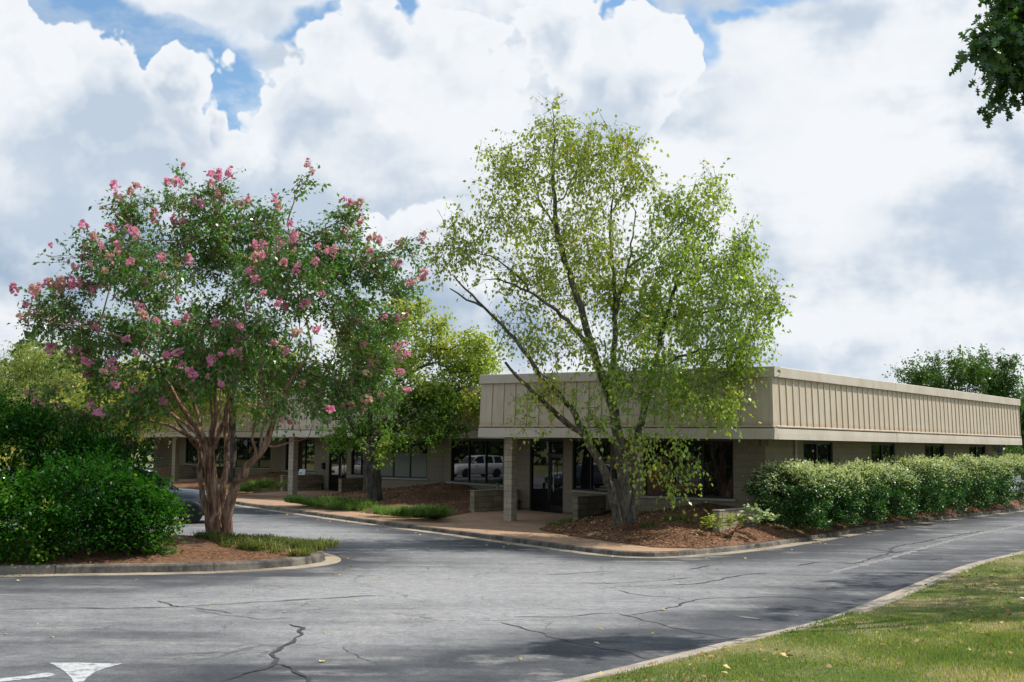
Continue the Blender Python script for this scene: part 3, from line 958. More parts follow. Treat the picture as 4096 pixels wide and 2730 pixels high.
for i, (line, w) in enumerate((
    ([(0.07, 18.93, 0.00), (0.87, 19.04, 0.00), (1.54, 19.52, 0.00), (1.80, 19.19, 0.00), (2.14, 18.44, 0.00), (2.65, 17.51, 0.00), (3.10, 17.05, 0.00)], 0.050),
    ([(1.80, 19.19, 0.00), (2.29, 19.79, 0.00), (2.59, 20.22, 0.00), (3.00, 21.05, 0.00), (3.31, 21.44, 0.00), (4.00, 21.66, 0.00), (4.44, 21.79, 0.00), (4.95, 21.84, 0.00), (5.43, 21.19, 0.00), (5.77, 20.78, 0.00)], 0.065),
    ([(3.00, 21.05, 0.00), (2.74, 21.63, 0.00), (2.30, 21.81, 0.00), (1.90, 22.60, 0.00)], 0.035),
    ([(-0.13, 18.37, 0.00), (0.34, 17.54, -0.00), (0.71, 16.78, 0.00), (1.09, 16.26, 0.00), (1.45, 15.86, 0.00), (1.75, 15.31, 0.00)], 0.035),
    ([(1.32, 23.61, 0.00), (1.91, 23.68, 0.00), (2.80, 24.15, 0.00), (3.53, 24.83, 0.00)], 0.045),
    ([(2.92, 23.41, 0.00), (3.60, 23.85, 0.00), (4.64, 25.37, 0.00), (5.34, 25.97, 0.00)], 0.06),
    ([(6.16, 27.38, 0.00), (6.75, 28.21, 0.00), (7.33, 28.55, 0.00), (7.70, 28.22, 0.00), (8.61, 29.83, 0.00), (9.47, 31.28, 0.00), (10.16, 31.89, 0.00), (10.76, 32.51, 0.00)], 0.07),
    ([(9.53, 31.28, 0.00), (9.77, 32.37, -0.00), (10.44, 33.67, 0.00), (11.45, 34.96, 0.00), (12.28, 36.32, 0.00), (13.79, 38.35, 0.00), (15.18, 40.25, 0.00)], 0.08),
    ([(9.05, 32.55, 0.00), (9.39, 32.12, 0.00), (9.53, 31.28, 0.00)], 0.06),
    ([(8.90, 29.75, 0.00), (9.39, 29.46, 0.00), (9.84, 29.41, 0.00), (10.29, 30.04, 0.00)], 0.06),
    ([(2.63, 25.80, 0.00), (2.09, 25.87, 0.00), (1.38, 25.44, 0.00), (0.69, 24.94, 0.00)], 0.05),
    ([(3.75, 26.38, 0.00), (4.34, 27.41, 0.00)], 0.05),
    ([(-3.06, 13.66, 0.00), (-2.92, 14.11, 0.00), (-2.77, 14.51, 0.00), (-2.70, 14.79, 0.00), (-2.86, 15.53, 0.00), (-2.82, 16.01, 0.00), (-2.78, 16.71, 0.00), (-2.85, 17.46, 0.00), (-3.08, 17.95, 0.00)], 0.075),
    ([(-2.86, 15.53, 0.00), (-3.12, 15.63, 0.00), (-3.60, 15.47, 0.00), (-4.17, 15.21, 0.00)], 0.022),
    ([(-2.70, 14.79, 0.00), (-2.36, 14.27, 0.00), (-2.13, 13.72, 0.00), (-1.98, 13.32, 0.00)], 0.06),
    ([(-2.85, 17.46, 0.00), (-2.64, 17.24, 0.00)], 0.045),
    ([(-5.65, 20.36, 0.00), (-5.31, 19.86, 0.00), (-4.89, 19.52, 0.00), (-4.51, 19.30, 0.00), (-4.09, 18.86, 0.00)], 0.04),
    ([(-2.13, 16.06, 0.00), (-1.83, 15.37, 0.00), (-1.51, 14.73, 0.00)], 0.018),
    ([(-7.64, 19.03, 0.00), (-6.78, 19.30, -0.00), (-5.53, 19.46, 0.00), (-4.36, 20.08, 0.00), (-3.29, 20.72, 0.00), (-2.14, 21.41, 0.00)], 0.055),
    ([(-4.83, 19.28, 0.00), (-3.69, 18.44, 0.00), (-3.10, 18.60, 0.00)], 0.03))):
    ribbon('crack_sealant', line, w, M['crack'], 0.004 + 0.0004 * i)
ribbon('lane_marking', [(17.78, 43.60, 0.00), (13.57, 37.39, 0.00), (10.74, 32.78, -0.00), (8.95, 29.75, 0.00), (7.56, 27.55, 0.00), (6.59, 26.02, 0.00)], 0.17, M['worn_paint'], 0.003, 0.2)
ribbon('lane_marking', [(3.44, 19.38, 0.00), (3.63, 19.15, 0.00), (3.92, 18.91, 0.00)], 0.08, M['worn_paint'], 0.003, 0.3)


def flat(name, pts, mat, z, **kw):
    c = np.mean(np.array([p[:2] for p in pts]), axis=0)
    me = mesh(name, [(p[0] - c[0], p[1] - c[1], 0.0) for p in pts], [tuple(range(len(pts)))], mat)
    return put(name, me, None, (c[0], c[1], z), **kw)


ar = [(-5.28, 14.65, 0.00), (-5.06, 14.69, 0.00), (-4.75, 14.66, 0.00), (-4.44, 14.65, 0.00), (-4.54, 14.37, 0.00), (-4.58, 14.10, 0.00), (-4.55, 13.75, 0.00), (-4.48, 13.37, 0.00), (-4.40, 13.01, 0.00), (-4.55, 13.37, 0.00), (-4.71, 13.74, 0.00), (-4.94, 14.16, 0.00)]
flat('arrow_marking', ar[::-1], M['paint'], 0.004, label='white painted arrowhead worn into the asphalt at the near road edge', cat='road marking')
sb = [(-5.92, 13.40, 0.00), (-5.45, 13.67, 0.00), (-5.24, 13.83, 0.00), (-5.10, 14.03, 0.00), (-4.99, 14.00, 0.00), (-4.94, 13.88, 0.00), (-5.00, 13.77, 0.00), (-5.17, 13.64, 0.00), (-5.38, 13.49, 0.00), (-5.82, 13.18, 0.00)]
flat('stroke_marking', sb[::-1], M['paint'], 0.004, label='thin white painted stroke beside the arrowhead on the asphalt', cat='road marking')

# ------------------------------------------------------------------ the building
SOF, TOP = 2.79, 4.79
building = thing('office_building', 'long low tan office building with ribbed metal fascia and stepped front', 'building')


def lbl(o, s):
    o['label'] = s
    return o


# panels, coping and lower band of one face of the fascia
panel_cache = {}


def panel_mesh(w):
    key = round(w, 3)
    if key in panel_cache:
        return panel_cache[key]
    prof = [(0.004, 0.0), (w - 0.044, 0.0), (w - 0.044, -0.028), (w - 0.004, -0.028), (w - 0.004, 0.032), (0.004, 0.032)]
    vs = []
    for z, o in ((3.175, -0.055), (4.505, 0.0)):
        vs += [(x, y + (o if y < 0.03 else 0.0), z) for x, y in prof]
    n = len(prof)
    fs = [(i, (i + 1) % n, n + (i + 1) % n, n + i) for i in range(n)] + [tuple(range(n - 1, -1, -1)), tuple(range(n, 2 * n))]
    panel_cache[key] = fix_normals(mesh('panel', vs, fs, M['siding']))
    return panel_cache[key]


def fascia(p0, p1, ext1=0.0, start=0.0, dz=0.0, pitch=0.4575):
    mw, ln = frame(p0, p1)
    back = MB()
    back.box(start - 0.02, ln, 0.036, 0.12, 2.85, 4.60)
    back.extrude([(-0.085, 3.115), (-0.105, 3.13), (-0.105, 3.155), (-0.06, 3.172), (0.05, 3.172), (0.05, 3.115)], start, ln + ext1 * 0.8)
    root = put('fascia', back.mesh('fascia', M['trim']), building, mw=mw)
    n = max(1, round((ln - 0.02) / pitch))
    w = (ln - 0.02) / n
    me = panel_mesh(w)
    for i in range(n):
        o = put('panel', me, root, (0.01 + i * w, 0, dz))
    m = max(1, round((ln - start + ext1) / 3.05))
    seg = (ln - start + ext1) / m
    for i in range(m):
        x0, x1 = start + i * seg, start + (i + 1) * seg
        j = rng.uniform(-0.004, 0.004)
        c = MB()
        c.extrude([(-0.085 + j, 4.50 + dz), (-0.100 + j, 4.51 + dz), (-0.094 + j, 4.775 + dz), (-0.08 + j, 4.79 + dz), (0.34, 4.77 + dz), (0.34, 4.60 + dz), (0.03, 4.508 + dz)], x0 + 0.003, x1 - 0.003)
        put('coping_section', fix_normals(c.mesh('coping_section', M['trim'])), root)
        c = MB()
        j = rng.uniform(-0.006, 0.006)
        c.extrude([(-0.125 + j, 2.79 + dz), (-0.118 + j, 2.95), (-0.105 + j, 3.085 + dz), (0.03, 3.098 + dz), (0.10, 3.098 + dz), (0.10, 2.79 + dz)], x0 + 0.003, x1 - 0.003)
        put('band_section', fix_normals(c.mesh('band_section', M['trim'])), root)
    return root


NK = 4
outline = []
for k in range(NK):
    Lk = st(k, 0, 0)
    Ck = st(k, 10.09, 0) if k == 0 else st(k, 3.65 / (A2 @ NN), 0)
    tI = 3.65 / (B2 @ NN)
    Ik = st(k, 0, tI)
    fascia(Lk, Ck, 0.12 if k == 0 else 0.0)
    fascia(Ik, Lk, 0.12 if False else 0.0, 0.0, -0.002)
    if k < NK - 1:
        Jn = st(k + 1, 3.65 / (A2 @ NN), 0)
        fascia(Jn, Ik, 0.0, 0.0, -0.004)
    if k == 0:
        Rk = st(0, 10.09, 25.46)
        fascia(Ck, Rk, 0.0, 0.105, -0.002)
        outline += [Rk, Ck]
    else:
        outline += [Ck]
    outline += [Lk, Ik]
far_l = st(NK - 1, 0, 12)
outline += [far_l, st(NK - 1, 30, 12), st(0, 10.09, 25.46 + 0.01) + 0.0 * A2 - 8.0 * A2 + 6 * B2]
outline = [tuple(p) for p in outline]
mwR, lnR = frame(st(0, 10.09, 25.46), st(0, 2.09, 25.46))
b = MB()
b.box(0.0, 8.0, 0.0, 0.12, 2.80, 4.76)
put('fascia', b.mesh('fascia', M['trim']), building, mw=mwR)
# a corner strip where the near front turns into the long side
cx, cy = st(0, 10.09, 0)
vs = []
for z, o in ((3.175, 0.060), (4.50, 0.004)):
    for s, t in ((-0.03, 0.03), (-0.03, -o), (o, -o), (o, 0.03)):
        q = st(0, 10.09 + s, t)
        vs.append((q[0], q[1], z))
put('corner_trim', fix_normals(mesh('corner_trim', vs, [(0, 1, 5, 4), (1, 2, 6, 5), (2, 3, 7, 6), (3, 0, 4, 7), (3, 2, 1, 0), (4, 5, 6, 7)], M['siding'])), building)
put('soffit', poly_sheet(outline, lambda x, y: 2.802, None, 'soffit', M['soffit']), building)
put('roof', poly_sheet(outline, lambda x, y: 4.58, None, 'roof', M['roof']), building)

# walls of block with windows and doors
WM = {}
BLOCKS = []                           # (distance, parent, x0, x1, z0, y0, thickness, material)


def wall(p0, p1, openings, z0, z1, blocks=True, mat='block', name='wall'):
    mw, ln = frame(p0, p1)
    xs = sorted({0.0, ln} | {o[0] for o in openings} | {o[1] for o in openings})
    c = MB()
    for a, b in zip(xs[:-1], xs[1:]):
        m = (a + b) / 2
        zz = [(z0, z1)]
        for o in openings:
            if o[0] < m < o[1]:
                zz = [(z0, o[2]), (o[3], z1)]
        for lo, hi in zz:
            if hi - lo > 0.02:
                c.box(a, b, 0.010, 0.20, lo, hi)
    root = put(name, c.mesh(name, M['mortar']), building, mw=mw)
    WM[root.name] = mw
    if blocks:
        r = int(math.ceil((z0 - 0.0) / 0.2))
        while r * 0.2 + 0.2 <= z1 + 0.03:
            zb = r * 0.2
            x = -0.2 if r % 2 else 0.0
            while x < ln:
                a, b = max(x, 0.0), min(x + 0.4, ln)
                cut = [(a, b)]
                for o in openings:
                    if o[2] < zb + 0.1 < o[3]:
                        cut = [(max(q[0], q0), min(q[1], q1)) for q in cut for q0, q1 in ((-9, o[0]), (o[1], 999))]
                        cut = [q for q in cut if q[1] - q[0] > 0.03]
                for a, b in cut:
                    wp = mw @ Vector(((a + b) / 2, 0, zb))
                    BLOCKS.append((wp.length, root, a, b, zb, 0.0, 0.12, mat))
                x += 0.4
            r += 1
    return root, mw


def window(wl, x0, x1, z0, z1, n, film=False, name='window', first=None):
    """bronze frame with n panes set back in the opening; widths as given by first"""
    f = MB()
    t = 0.055
    f.box(x0, x0 + t, 0.05, 0.14, z0, z1).box(x1 - t, x1, 0.05, 0.14, z0, z1)
    f.box(x0 + t, x1 - t, 0.05, 0.14, z0, z0 + t).box(x0 + t, x1 - t, 0.05, 0.14, z1 - t, z1)
    root = put(name, f.mesh(name, M['bronze']), wl.parent, mw=WM[wl.name])
    xs = first or [x0 + t + (x1 - x0 - 2 * t) * i / n for i in range(n + 1)]
    for i in range(n):
        a, b = xs[i], xs[i + 1]
        p = MB()
        p.box(a + (0.03 if i else 0), b - (0.03 if i < n - 1 else 0), 0.088, 0.10, z0 + t, z1 - t)
        put('pane', p.mesh('pane', M['glass']), root)
        if film:
            p = MB()
            p.box(a + 0.05, b - 0.05, 0.080, 0.0875, z0 + t + 0.01, z0 + t + 1.02)
            lbl(put('pane_film', p.mesh('pane_film', M['glass_film']), root), 'pale frosted film over the lower pane')
        if i < n - 1:
            q = MB()
            q.box(b - 0.03, b + 0.03, 0.045, 0.13, z0 + t, z1 - t)
            put('mullion', q.mesh('mullion', M['bronze']), root)
    return root


def sill(wl, x0, x1, z, d=0.06):
    s = MB()
    s.box(x0, x1, -d, 0.10, z - 0.075, z, 0, 0.01)
    return put('sill', s.mesh('sill', M['sill']), wl.parent, mw=WM[wl.name])


def door(wl, x0, x1, z0, z1, split, handle):
    t = 0.055
    f = MB()
    f.box(x0, x0 + t, 0.04, 0.14, z0, z1).box(x1 - t, x1, 0.04, 0.14, z0, z1)
    f.box(x0 + t, x1 - t, 0.04, 0.14, z1 - t, z1).box(x0 + t, x1 - t, 0.04, 0.14, z0, z0 + 0.035)
    f.box(split - 0.045, split + 0.045, 0.035, 0.14, z0 + 0.035, z1 - t)
    f.box(split + 0.045, x1 - t, 0.045, 0.14, 2.18, 2.25)
    root = put('door', f.mesh('door', M['bronze']), wl.parent, mw=WM[wl.name])
    lbl(root, 'dark glass entrance door with fixed side light')
    p = MB()
    p.box(x0 + t, split - 0.045, 0.085, 0.10, z0 + 0.035, z1 - t)
    put('pane', p.mesh('pane', M['glass']), root)
    p = MB()
    p.box(split + 0.045, x1 - t, 0.085, 0.10, 2.25, z1 - t)
    put('pane', p.mesh('pane', M['glass']), root)
    lf = MB()
    a, b = split + 0.05, x1 - t - 0.005
    lf.box(a, a + 0.075, 0.06, 0.11, z0 + 0.04, 2.175).box(b - 0.075, b, 0.06, 0.11, z0 + 0.04, 2.175)
    lf.box(a + 0.075, b - 0.075, 0.06, 0.11, z0 + 0.04, z0 + 0.26).box(a + 0.075, b - 0.075, 0.06, 0.11, 2.10, 2.175)
    put('door_leaf', lf.mesh('door_leaf', M['bronze']), root)
    p = MB()
    p.box(a + 0.075, b - 0.075, 0.08, 0.092, z0 + 0.26, 2.10)
    put('pane', p.mesh('pane', M['glass']), root)
    h = MB()
    h.box(handle - 0.016, handle + 0.016, -0.012, 0.018, z0 + 0.75, z0 + 1.75, 0, 0.006)
    h.box(handle - 0.012, handle + 0.012, 0.0, 0.06, z0 + 0.82, z0 + 0.85).box(handle - 0.012, handle + 0.012, 0.0, 0.06, z0 + 1.65, z0 + 1.68)
    put('handle', h.mesh('handle', M['metal']), root)
    return root


T_F = 1.30                            # how far the front wall stands behind the fascia
S_R = 9.28                            # where the right-hand wall stands
S_F = 4.55
wallW = 4.84
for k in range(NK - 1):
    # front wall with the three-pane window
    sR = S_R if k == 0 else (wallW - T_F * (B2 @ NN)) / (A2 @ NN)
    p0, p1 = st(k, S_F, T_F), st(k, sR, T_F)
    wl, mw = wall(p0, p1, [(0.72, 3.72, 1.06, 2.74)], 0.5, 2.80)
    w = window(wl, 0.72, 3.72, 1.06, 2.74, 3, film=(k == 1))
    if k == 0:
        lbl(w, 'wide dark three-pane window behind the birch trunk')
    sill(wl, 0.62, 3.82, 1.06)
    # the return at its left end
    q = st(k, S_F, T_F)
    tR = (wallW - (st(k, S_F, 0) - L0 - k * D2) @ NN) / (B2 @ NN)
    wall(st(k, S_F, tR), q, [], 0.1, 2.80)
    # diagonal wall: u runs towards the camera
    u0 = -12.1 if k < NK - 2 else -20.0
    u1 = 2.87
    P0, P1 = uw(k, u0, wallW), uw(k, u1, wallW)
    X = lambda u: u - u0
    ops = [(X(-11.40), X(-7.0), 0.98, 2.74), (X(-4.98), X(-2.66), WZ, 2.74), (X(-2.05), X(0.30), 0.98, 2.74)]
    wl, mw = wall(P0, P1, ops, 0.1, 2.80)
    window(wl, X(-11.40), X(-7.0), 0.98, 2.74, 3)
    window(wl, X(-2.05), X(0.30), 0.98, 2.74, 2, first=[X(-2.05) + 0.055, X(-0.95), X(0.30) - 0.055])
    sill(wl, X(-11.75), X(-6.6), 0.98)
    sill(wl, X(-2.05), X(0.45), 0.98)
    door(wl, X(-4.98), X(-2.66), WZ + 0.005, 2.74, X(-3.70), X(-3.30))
    # column under the corner of the fascia
    cp = uw(k, 0.2, 1.0)
    mwc = Matrix.Translation((cp[0], cp[1], 0)) @ Matrix.Rotation(math.atan2(A2[1], A2[0]), 4, 'Z')
    c = MB()
    c.box(-0.140, 0.140, -0.140, 0.140, WZ - 0.02, 2.80)
    col = put('column', c.mesh('column', M['mortar']), building, mw=mwc)
    for r in range(14):
        for h in range(2):
            if r % 2:
                x0, x1, y0, th = (-0.152, -0.005, -0.152, 0.304) if h == 0 else (0.005, 0.152, -0.152, 0.304)
            else:
                x0, x1, y0, th = (-0.152, 0.152, -0.152, 0.147) if h == 0 else (-0.152, 0.152, 0.005, 0.147)
            BLOCKS.append((math.hypot(*cp) - 8, col, x0, x1, WZ + r * 0.1915, y0, th, 'block_raw'))

# long right-hand wall, mostly behind the hedge
p0, p1 = st(0, S_R, T_F), st(0, S_R, 24.4)
ops = []
for a, b in ((4.0, 6.3), (9.7, 12.0), (15.3, 17.6), (20.9, 23.2)):
    ops.append((a - T_F + 0.0, b - T_F, 1.06, 2.74))
wl, mw = wall(p0, p1, ops, 0.1, 2.80)
for a, b, c_, d in ops:
    window(wl, a, b, c_, d, 2)
wall(st(0, S_R, 24.4), st(0, 1.0, 24.4), [], 0.1, 2.80, False)
pm = MB()
pm.lathe([(0.035, 0.1), (0.035, 2.80)], 10)
pm.box(-0.06, 0.06, -0.02, 0.09, 2.28, 2.33).box(-0.06, 0.06, -0.02, 0.09, 1.2, 1.25)
pq = st(0, S_R + 0.05, 3.30)
put('downpipe', pm.mesh('downpipe', M['pipe']), building, (pq[0], pq[1], 0), math.atan2(B2[1], B2[0]))

# lay the blocks: the nearest are objects, the rest of each wall is one mesh
BLOCKS.sort(key=lambda q: q[0])
cache = {}
rest = {}
for i, (dist, root, x0, x1, z, y0, th, mt) in enumerate(BLOCKS):
    w = x1 - x0 - (0.008 if mt == 'block' else 0.0)
    h = 0.191 if mt == 'block' else 0.181
    if i < 300:
        key = (round(w, 2), round(th, 3), mt)
        if key not in cache:
            c = MB()
            c.box(0, w, 0, th, 0, h)
            cache[key] = c.mesh('block', M[mt])
        put('block', cache[key], root, (x0 + (0.004 if mt == 'block' else 0.0), y0 + rng.uniform(-0.0015, 0.0015), z))
    else:
        rest.setdefault((root.name, mt), MB()).box(x0 + 0.004, x0 + 0.004 + w, y0, y0 + th, z, z + h)
for (rn, mt), c in rest.items():
    put('block', c.mesh('block', M[mt]), bpy.data.objects[rn], kind='stuff')

# low block walls that hold the beds back from the entrances
GW = 'low block walls beside the entrances'
gw_cache = {}


def garden_wall(p, ln, label, z0=WZ - 0.05, courses=4):
    t = thing('garden_wall', label, 'garden wall', (p[0], p[1], 0), math.atan2(B2[1], B2[0]), GW)
    c = MB()
    c.box(0.01, ln, 0.01, 0.19, z0, z0 + courses * 0.2 - 0.01)
    put('core', c.mesh('core', M['mortar']), t)
    for r in range(courses):
        x = 0.0
        first = 0.2 if r % 2 else 0.4
        while x < ln - 0.05:
            w = min(first if x == 0 else 0.4, ln - x)
            key = round(w, 2)
            if key not in gw_cache:
                q = MB()
                q.box(0.005, w - 0.005, 0, 0.2, 0, 0.188, 0, 0.010)
                gw_cache[key] = q.mesh('block', M['block_moss'])
            put('block', gw_cache[key], t, (x, rng.uniform(-0.004, 0.004), z0 + r * 0.2))
            x += w
    c = MB()
    c.box(-0.012, ln, -0.012, 0.212, z0 + courses * 0.2 - 0.004, z0 + courses * 0.2 + 0.035, 0, 0.01)
    put('cap', c.mesh('cap', M['sill']), t)
    return t


garden_wall((-1.30, 45.40), 2.75, 'low mossy block wall left of the near entrance, reddish patch on its side')
garden_wall((2.20, 41.05), 1.75, 'low mossy block wall right of the near entrance, left of the birch trunk')
garden_wall((5.55, 33.42), 2.95, 'low grey block wall at the hedge end, beside the pale leafed plants')
for k, nm in ((1, 'second entrance'), (2, 'farthest entrance')):
    q = np.array((-1.30, 45.40)) + k * D2
    garden_wall(q, 2.75, 'low block wall left of the %s%s' % (nm, ', white board standing on it' if k == 1 else ''))
    q = np.array((2.20, 41.05)) + k * D2
    garden_wall(q, 1.75, 'low block wall right of the %s%s' % (nm, ', behind bright green lily turf' if k == 1 else ''))

# things by the doors
q = uw(0, -5.75, 3.9)
t = thing('ash_urn', 'grey litter and ash urn on a dark base behind the near block column', 'ash urn', (q[0], q[1], WZ))
c = MB()
c.lathe([(0.20, 0.0), (0.21, 0.03), (0.21, 0.20), (0.17, 0.24)], 18)
put('base', c.mesh('base', M['black'], True), t)
c = MB()
c.lathe([(0.165, 0.241), (0.16, 0.30), (0.145, 0.62), (0.155, 0.66), (0.155, 0.70), (0.06, 0.745), (0.05, 0.98), (0.09, 1.0)], 18)
put('body', c.mesh('body', M['grey_plastic'], True), t)


def wall_box(k, u, z, label, w=0.24, h=0.30):
    q = uw(k, u, wallW)
    t = thing('mailbox', label, 'mailbox', (q[0], q[1], z), math.atan2(DD[1], DD[0]))
    c = MB()
    c.box(-w / 2, w / 2, -0.14, 0.0, -h / 2, h / 2, 0, 0.012)
    put('body', c.mesh('body', M['black']), t)
    c = MB()
    c.extrude([(-0.165, h / 2 - 0.07), (-0.165, h / 2 - 0.055), (0.0, h / 2 + 0.03), (0.0, h / 2 + 0.012)], -w / 2 - 0.008, w / 2 + 0.008)
    put('lid', fix_normals(c.mesh('lid', M['black'])), t)


wall_box(0, 0.70, 1.62, 'black wall mailbox on the block pier behind the birch stems')
wall_box(1, -5.55, 1.34, 'black wall mailbox on the pier left of the second entrance door')
q = np.array((-1.30, 45.40)) + D2 + 1.25 * B2 + 0.02 * A2
t = thing('notice_board', 'small white notice board leaning on the low wall at the second entrance', 'notice board', (q[0], q[1], WZ - 0.05 + 0.836), math.atan2(A2[1], A2[0]) + 0.2)
t.rotation_euler = (R(-16), 0, math.atan2(A2[1], A2[0]) + 0.15)
c = MB()
c.box(-0.2, 0.2, -0.012, 0.012, 0.0, 0.30, 0, 0.004)
put('board', c.mesh('board', plain('white_board', (0.62, 0.66, 0.66), 0.5)), t)
c = MB()
c.box(-0.16, 0.02, -0.0145, -0.0125, 0.05, 0.14)
put('print', c.mesh('print', plain('blue_print', (0.16, 0.34, 0.42), 0.5)), t)

# ------------------------------------------------------------------ plants
def unit(v):
    return v / np.maximum(np.linalg.norm(v, axis=-1, keepdims=True), 1e-9)


LOBED = [(0, 0.0), (0.10, 0.22), (0.52, 0.18), (0.16, 0.40), (0.62, 0.52), (0.14, 0.62), (0.34, 0.86), (0, 1.0),
         (-0.34, 0.86), (-0.14, 0.62), (-0.62, 0.52), (-0.16, 0.40), (-0.52, 0.18), (-0.10, 0.22)]
DIAMOND = [(0, 0.0), (0.5, 0.42), (0, 1.0), (-0.5, 0.42)]


def leaf_mesh(name, p, axis, nrm, ln, wd, tint, mat, shape=DIAMOND, fold=0.18):
    axis = unit(axis)
    side = unit(np.cross(axis, nrm))
    up = np.cross(side, axis)
    n, k = len(p), len(shape)
    v = np.empty((n, k, 3), np.float32)
    ln, wd = np.broadcast_to(ln, n)[:, None], np.broadcast_to(wd, n)[:, None]
    for i, (sx, sy) in enumerate(shape):
        v[:, i] = p + axis * (sy * ln) + side * (sx * wd) + up * (abs(sx) * fold * wd) - np.array([0, 0, 1.0]) * (0.12 * sy * sy * ln)
    f = np.arange(n * k, dtype=np.int32).reshape(n, k)
    return mesh(name, v.reshape(-1, 3), f, mat, tint=tint)


class Branches:
    """a branching skeleton: hand-laid limbs, then boughs grown towards points in the crown"""
    def __init__(self):
        self.p, self.par, self.hint = [], [], []

    def node(self, q, par, hint=0.0):
        self.p.append(np.asarray(q, float))
        self.par.append(par)
        self.hint.append(hint)
        return len(self.p) - 1

    def limb(self, pts, r0, r1, root=False, step=0.22, wob=0.02):
        P = np.array(pts, float)
        s = np.concatenate([[0], np.cumsum(np.linalg.norm(np.diff(P, axis=0), axis=1))])
        n = max(2, int(s[-1] / step))
        u = np.linspace(0, s[-1], n + 1)
        # smooth the corners of the hand-laid line
        Q = np.stack([np.interp(u, s, P[:, i]) for i in range(3)], 1)
        for _ in range(3):
            Q[1:-1] = 0.25 * Q[:-2] + 0.5 * Q[1:-1] + 0.25 * Q[2:]
        Q[1:-1] += rng.normal(0, wob, Q[1:-1].shape)
        if root or not self.p:
            last = self.node(Q[0], -1, r0)
        else:
            A = np.array(self.p)
            last = int(np.argmin(np.linalg.norm(A - Q[0], axis=1)))
        for i in range(1, n + 1):
            last = self.node(Q[i], last, r0 + (r1 - r0) * i / n)
        return last

    def grow(self, targets, step=0.3, wob=0.03, up=0.15, sideways=0.35):
        A = np.array(self.p)
        cap = len(A)
        buf = np.zeros((cap + len(targets) * 30 + 100, 3))
        buf[:cap] = A
        n = cap
        d0 = np.array([np.min(np.linalg.norm(A - t, axis=1)) for t in targets])
        tips = []
        for ti in np.argsort(d0):
            t = targets[ti]
            d = t - buf[:n]
            L = np.linalg.norm(d, axis=1)
            cost = L + 0.7 * np.maximum(0.0, -d[:, 2]) + 0.02 * np.arange(n) * 0
            i = int(np.argmin(cost))
            p = buf[i].copy()
            ln = L[i]
            if ln < 0.08:
                tips.append(i)
                continue
            pa = self.par[i]
            h = unit(p - buf[pa]) if pa >= 0 else np.array([0, 0, 1.0])
            c = p + h * ln * sideways + np.array([0, 0, 1.0]) * ln * up
            k = max(1, int(ln / step))
            k = min(k, 29)
            last = i
            for j in range(1, k + 1):
                u = j / k
                q = (1 - u) ** 2 * p + 2 * u * (1 - u) * c + u * u * t
                if j < k:
                    q = q + rng.normal(0, wob, 3)
                last = self.node(q, last)
                buf[n] = q
                n += 1
                if n >= len(buf) - 2:
                    buf = np.vstack([buf, np.zeros((5000, 3))])
            tips.append(last)
        return tips

    def radii(self, rtip=0.006, ex=0.47):
        n = len(self.p)
        cnt = np.zeros(n)
        has = np.zeros(n, bool)
        for i in range(n):
            if self.par[i] >= 0:
                has[self.par[i]] = True
        cnt[~has] = 1
        for i in range(n - 1, 0, -1):
            if self.par[i] >= 0:
                cnt[self.par[i]] += cnt[i]
        return np.maximum(rtip * np.maximum(cnt, 1) ** ex, np.array(self.hint))

    def mesh(self, name, mat, rtip=0.006, ex=0.47, k=7, rmax=9.0, lumpy=0.06):
        P = np.array(self.p)
        par = np.array(self.par)
        r = np.minimum(self.radii(rtip, ex), rmax)
        n = len(P)
        main = {}
        for i in range(n):
            if par[i] >= 0 and (par[i] not in main or r[i] > r[main[par[i]]]):
                main[par[i]] = i
        e = np.where(par >= 0)[0]
        d = np.zeros((n, 3))
        d[e] = unit(P[e] - P[par[e]])
        root = np.where(par < 0)[0]
        for i in root:
            d[i] = d[main[i]] if i in main else (0, 0, 1)
        dn = d.copy()
        for i in range(n):
            if i in main:
                dn[i] = unit(d[i] + d[main[i]])
        is_main = np.array([main.get(par[i], -1) == i for i in e])
        ref = np.array([0.97, 0.21, 0.08])

        def ring(c, dr, rr, seed):
            u = unit(np.cross(dr, ref))
            w = np.cross(dr, u)
            a = 2 * np.pi * np.arange(k) / k
            lum = 1 + lumpy * np.sin(3 * a[None, :] + seed[:, None] * 1.7) + lumpy * np.sin(2 * a[None, :] - seed[:, None])
            return c[:, None, :] + rr[:, None, None] * lum[:, :, None] * (np.cos(a)[None, :, None] * u[:, None, :] + np.sin(a)[None, :, None] * w[:, None, :])
        r0 = np.where(is_main, r[par[e]], np.minimum(r[e] * 1.25, r[par[e]]))
        d0 = np.where(is_main[:, None], dn[par[e]], d[e])
        a = ring(P[par[e]], d0, r0, np.where(is_main, par[e], e).astype(float) * 0.13)
        b = ring(P[e], dn[e], r[e], e.astype(float) * 0.13)
        m = len(e)
        v = np.concatenate([a, b], 1).reshape(-1, 3)
        base = (np.arange(m) * 2 * k)[:, None]
        i = np.arange(k)
        j = (i + 1) % k
        f = np.stack([base + i, base + j, base + k + j, base + k + i], 2).reshape(-1, 4)
        return mesh(name, v, f, mat, smooth=True)


def in_clumps(clumps, n, shell=0.5, power=1.0):
    c = np.array(clumps, float)
    vol = (c[:, 3] * c[:, 4] * c[:, 5]) ** power
    idx = rng.choice(len(c), n, p=vol / vol.sum())
    d = unit(rng.normal(size=(n, 3)))
    rr = rng.uniform(0, 1, n) ** shell
    return c[idx, :3] + d * rr[:, None] * c[idx, 3:], idx, d


